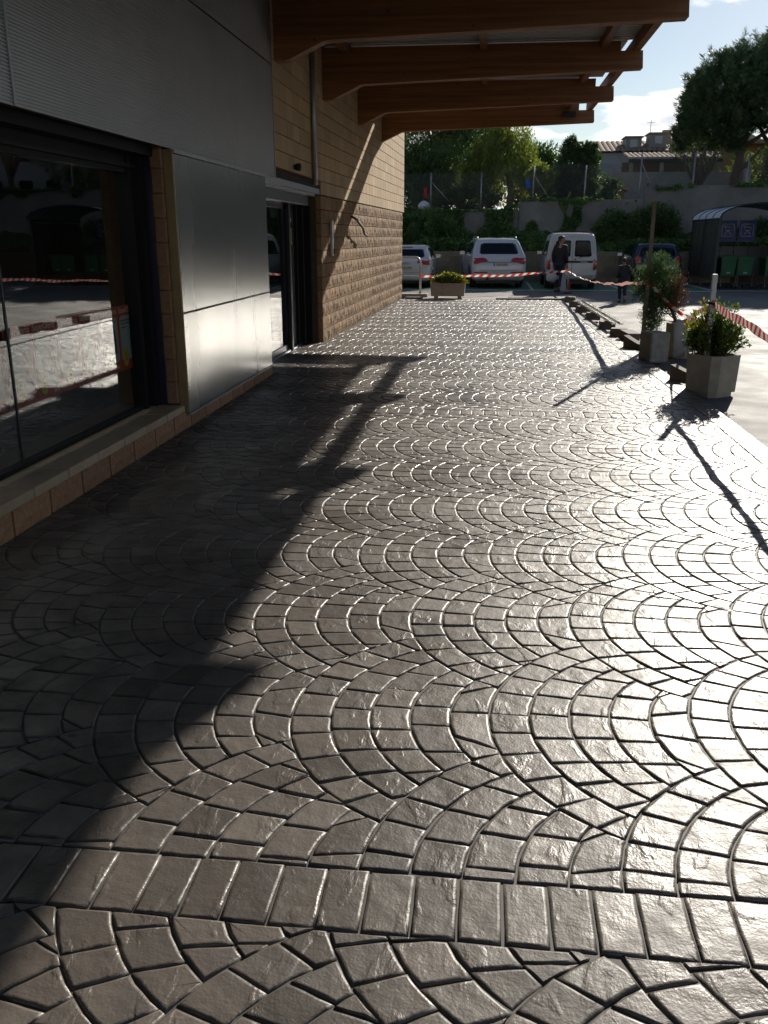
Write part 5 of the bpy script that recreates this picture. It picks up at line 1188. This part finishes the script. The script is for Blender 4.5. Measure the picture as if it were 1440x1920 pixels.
pollard('small pollarded tree with bright leaves between the pine trunks',(12.5,43.5,2.9),5,2.1,8,700)
pollard('bare pollarded tree outside the right edge, mirrored in the shop window',(19.5,47.0,2.6),7,5.0,10,250)

# ------------------------------------------------------------------ houses beyond
mat_hw=M('house_white',(.42,.41,.43),(.36,.355,.37),scale=1,rough=.9); mat_ho=M('house_ochre',(.46,.27,.10),(.40,.23,.09),scale=1,rough=.9); mat_roof=tinted(M('roof_tile',(.30,.19,.12),(.20,.13,.09),scale=3,rough=.9)); mat_shut=M('shutter',(.45,.46,.46),rough=.6); mat_par=M('parapet_plaster',(.27,.275,.25),(.23,.235,.215),scale=1,rough=.9)
def roof_tiles(name,parent,x0,x1,y0,y1,z0,z1,pitch=.32):
    """sloping roof made of rounded tile rows"""
    m=MB(); x=x0
    while x<x1:
        n=5; V=[]
        for (y,z) in ((y0,z0),(y1,z1)):
            for k in range(n+1): a=math.pi*k/n; V.append((x+pitch/2-pitch/2*math.cos(a),y,z+.09*math.sin(a)))
        m.add(V,[(k,k+1,n+2+k,n+1+k) for k in range(n)]); x+=pitch
    me=m.mesh(name); set_tint(me,1.0); return obj(name,me,mat_roof,parent)
def window(parent,x,y,z,w_,h_,mat=None):
    wv=empty('window',(x,y,z)); wv.parent=parent; MB().box(-w_/2-.06,w_/2+.06,-.05,.0,-h_/2-.06,h_/2+.06).build('frame',mat_shut,wv); MB().box(-w_/2,w_/2,-.06,-.051,-h_/2,h_/2).build('pane',mat or mat_cglass,wv)
hA=thing('white_house','long white house with brown tiled roof and two dormers beyond the wall','house',(0,0,0)); 
MB().box(6.3,11.1,60,67,2.6,6.62).build('wall',mat_hw,hA); roof_tiles('roof',hA,6.0,11.0,59.7,63.5,6.62,7.55); roof_tiles('roof',hA,6.0,11.0,67.3,63.5,6.62,7.55)
for (x,zb,wd) in ((8.75,6.95,.95),(10.25,7.15,1.05)):
    d=empty('dormer',(x,60.9,zb)); d.parent=hA; MB().box(-wd/2,wd/2,0,1.6,-.3,.62).build('dormer_wall',M('dormer_grey',(.24,.25,.24),rough=.8),d); MB().box(-wd/2-.1,wd/2+.1,-.12,1.7,.62,.70).build('dormer_roof',M('dormer_cap',(.30,.22,.16),rough=.9),d); MB().box(-.22,.22,-.03,-.005,.05,.50).build('dormer_window',mat_shut,d)
MB().tube([(9.75,61.2,7.3),(9.75,61.2,8.6)],.02,5).build('antenna_mast',mat_galv,hA); MB().tube([(9.5,61.2,8.45),(10.0,61.2,8.45)],.012,4).build('antenna_bar',mat_galv,hA)
MB().box(10.6,11.1,61.5,62.0,7.0,8.05).build('chimney',M('chimney_plaster',(.40,.30,.22),rough=.9),hA)
hC=thing('brown_house','house with brown hipped roof and chimney behind the white house','house',(0,0,0))
MB().box(11.2,19,66,74,2.6,7.0).build('wall',M('house_brown',(.36,.24,.16),rough=.9),hC)
me=MB().add([(10.6,65.4,7.0),(19.6,65.4,7.0),(19.6,74.6,7.0),(10.6,74.6,7.0),(13.8,70,9.1),(17,70,9.1)],[(0,1,5,4),(1,2,5),(2,3,4,5),(3,0,4)]).mesh('roof'); set_tint(me,1.0); obj('roof',me,mat_roof,hC)
MB().box(14.3,15.0,67.8,68.5,8.2,9.35).build('chimney',M('chimney_brick',(.33,.19,.12),rough=.9),hC)
hB=thing('ochre_house','ochre orange house with white shutters behind the pines','house',(0,0,0))
MB().box(11.3,20,57,64,2.6,6.75).build('wall',mat_ho,hB); MB().box(10.9,20.4,56.5,64.5,6.752,6.95).build('roof',M('eave_tan',(.42,.32,.22),rough=.9),hB)
for (x,z) in ((14.6,5.6),(17.2,5.6)): window(hB,x,57,z,.75,1.3,mat_shut)
rl=empty('railing',(13.4,56.0,0)); rl.parent=hB; MB().box(0,3.6,-.02,.02,5.28,5.33).build('top_rail',mat_trim,rl)
for k in range(19): MB().box(k*.2,k*.2+.02,-.01,.01,4.35,5.28).build('baluster',mat_trim,rl)
pg=thing('porch','low porch with pale tiled roof and dark openings before the white house','porch',(0,0,0))
roof_tiles('roof',pg,7.2,12.1,51.6,54.0,5.62,6.05,.26); MB().box(7.2,12.1,54,54.3,2.6,5.6).build('back_wall',M('porch_wall',(.20,.15,.11),rough=.9),pg)
for x in (7.4,9.0,10.5,12.0): MB().box(x-.09,x+.09,51.7,51.9,2.6,5.6).build('pillar',mat_par,pg)
MB().box(7.2,12.1,51.65,51.8,5.42,5.6).build('fascia',mat_trim,pg)
pw=thing('parapet_wall','pale grey parapet wall in front of the porch','wall',(0,0,0)); MB().box(5.75,12.1,46.6,46.85,2.6,4.62,.02).build('wall',mat_par,pw); MB().box(11.9,12.25,46.4,46.7,2.6,4.75,.02).build('pier',mat_hw,pw)
sdh=thing('garden_shed','small shed with sunlit orange roof beside the cone tree','shed',(0,0,0)); MB().box(4.9,6.1,44.2,45.4,2.6,3.75).build('wall',M('shed_wall',(.30,.18,.09),rough=.9),sdh); MB().prism([(4.75,4.25),(6.25,3.65),(6.25,3.73),(4.75,4.33)],'y',44.0,45.6).build('roof',M('shed_roof',(.55,.32,.15),rough=.8),sdh)
hD=thing('reflected_house','white house with dark windows outside the right edge, mirrored in the shop window','house',(0,0,0)); MB().box(20.5,30,56,64,2.6,8.3).build('wall',mat_hw,hD)
for x in (21.6,23.4,25.4,27.6):
    for z in (4.4,6.7): window(hD,x,56,z,.9,1.2)
roof_tiles('roof',hD,20.2,30.3,55.5,60,8.3,9.6)
hE=thing('grey_house','grey house on the right outside the frame beyond the parking','house',(0,0,0)); MB().box(32,44,30,52,-.1,8.0).build('wall',mat_par,hE); MB().box(31.5,44.5,29.5,52.5,8.001,8.3).build('roof',M('eave_tan',(1,1,1)),hE)
for y in (33,37,41,45):
    for z in (2.2,5.2): MB().box(31.9,31.99,y-.5,y+.5,z-.7,z+.7).build('window',mat_cglass,hE)
g=MB(); n=40; V=[];F=[]
for i in range(n+1):
    x=-220+440*i/n; h=6+5*mn.noise((x*.012,.3,.7))+3*mn.noise((x*.04,.1,.2)); V+=[(x,240,2),(x,260,max(4,h)),(x,330,max(4,h)*.9)]
for i in range(n):
    for k in range(2): F.append((i*3+k,(i+1)*3+k,(i+1)*3+k+1,i*3+k+1))
tag(g.add(V,F).build('hills',M('hill_green',(.10,.11,.08),(.07,.08,.055),scale=.05,rough=.95),None,True),kind='structure')

# ------------------------------------------------------------------ planting in the planters
def stems_shrub(t,c,r,n,mat,size,stems,base_z,seed,aspect=.45,yellow=None):
    """shrub growing from a planter: visible stems fanning out, leaves towards their ends"""
    rg=np.random.default_rng(seed); m=MB(); P=[];D=[]; c=np.array(c,float);r=np.array(r,float)
    for k in range(stems):
        a=rg.uniform(0,6.283); q=math.sqrt(rg.uniform(.02,1)); tip=c+np.array([q*r[0]*math.cos(a),q*r[1]*math.sin(a),r[2]*(1-.55*q*q)*rg.uniform(.55,1.05)]); b0=np.array([c[0]+.3*q*r[0]*math.cos(a),c[1]+.3*q*r[1]*math.sin(a),base_z]); mid=b0*.5+tip*.5+np.array([0,0,.06])
        m.tube([b0,mid,tip],[.008,.006,.003],5); nl=n//stems
        tt=rg.uniform(.25,1.05,nl)**.8; bez=lambda s:(1-s)[:,None]**2*b0+2*(s*(1-s))[:,None]*mid+(s**2)[:,None]*tip
        g_=rg.normal(0,1,(nl,3)); g_/=np.linalg.norm(g_,axis=1)[:,None]; P.append(bez(tt)+g_*.055*rg.uniform(.3,1.2,(nl,1))); D.append(g_+np.array([0,0,.5]))
    m.build('stems',mat_bark,t); P=np.concatenate(P);D=np.concatenate(D)
    if yellow is not None:
        y=(P[:,0]<yellow[0])&(P[:,2]>yellow[1])&(rg.uniform(0,1,len(P))<.75)
        leaves('yellow_leaves',P[y],D[y],size,mat_yshrub,t,aspect,rg); P,D=P[~y],D[~y]
    leaves('leaves',P,D,size,mat,t,aspect,rg)
s1=thing('planter_shrub','leafy green shrub with a yellow patch in the near angular planter','shrub',(2.52,10.2,ZA+.38)); stems_shrub(s1,(0,0,.0),(.36,.34,.72),5600,mat_shrub,.043,60,.0,61,yellow=(-.10,.36))
s2=thing('trough_shrub','low yellow green shrub in the long trough planter','shrub',(-1.14,25.35,.36)); stems_shrub(s2,(0.02,0,.0),(.52,.22,.30),2600,mat_shrub,.07,60,-.03,62); 
rg=np.random.default_rng(63); n=420; q=rg.normal(0,1,(n,3)); q/=np.linalg.norm(q,axis=1)[:,None]; P=q*np.array([.50,.22,.30])*rg.uniform(.75,1.1,(n,1)); P[:,2]=np.abs(P[:,2])+.02; P[:,0]+=.04; leaves('yellow_leaves',P,rg.normal(0,1,(n,3)),.07,mat_yshrub,s2,.5,rg)
th=thing('leaning_conifer','bushy conifer leaning left out of the round planter with dry brown side','conifer',(2.80,13.5,ZA+.40))
rg=np.random.default_rng(64); m=MB(); m.tube([(0,0,0),(-.10,0,.22),(-.24,0,.5),(-.33,0,.85)],[.03,.027,.02,.01],8)
for k in range(40): m.tube([(-.05-.2*k/40,0,.1+.5*k/40),(rg.uniform(-.62,.10),rg.uniform(-.25,.25),rg.uniform(.05,.98))],[.008,.003],4)
m.build('trunk',mat_bark,th)
P1,g1,C1,t1=blob(rg,13000,(-.38,0,.62),(.30,.26,.48),120,.10,.3); P2,g2,C2,t2=blob(rg,2600,(-.40,0,.14),(.22,.2,.24),30,.10,.3); P=np.concatenate([P1,P2]); D=np.concatenate([g1,g2])*.5+np.array([0,0,.7]); leaves('foliage',P,D,.052,mat_thuja,th,.16,rg,.4,np.concatenate([t1,t2]))
P3,g3,C3,t3=blob(rg,2600,(-.08,0,.50),(.17,.2,.34),40,.10,.3); leaves('dry_twigs',P3,g3*.6+np.array([0,0,.6]),.055,mat_brown,th,.14,rg,.4,t3)
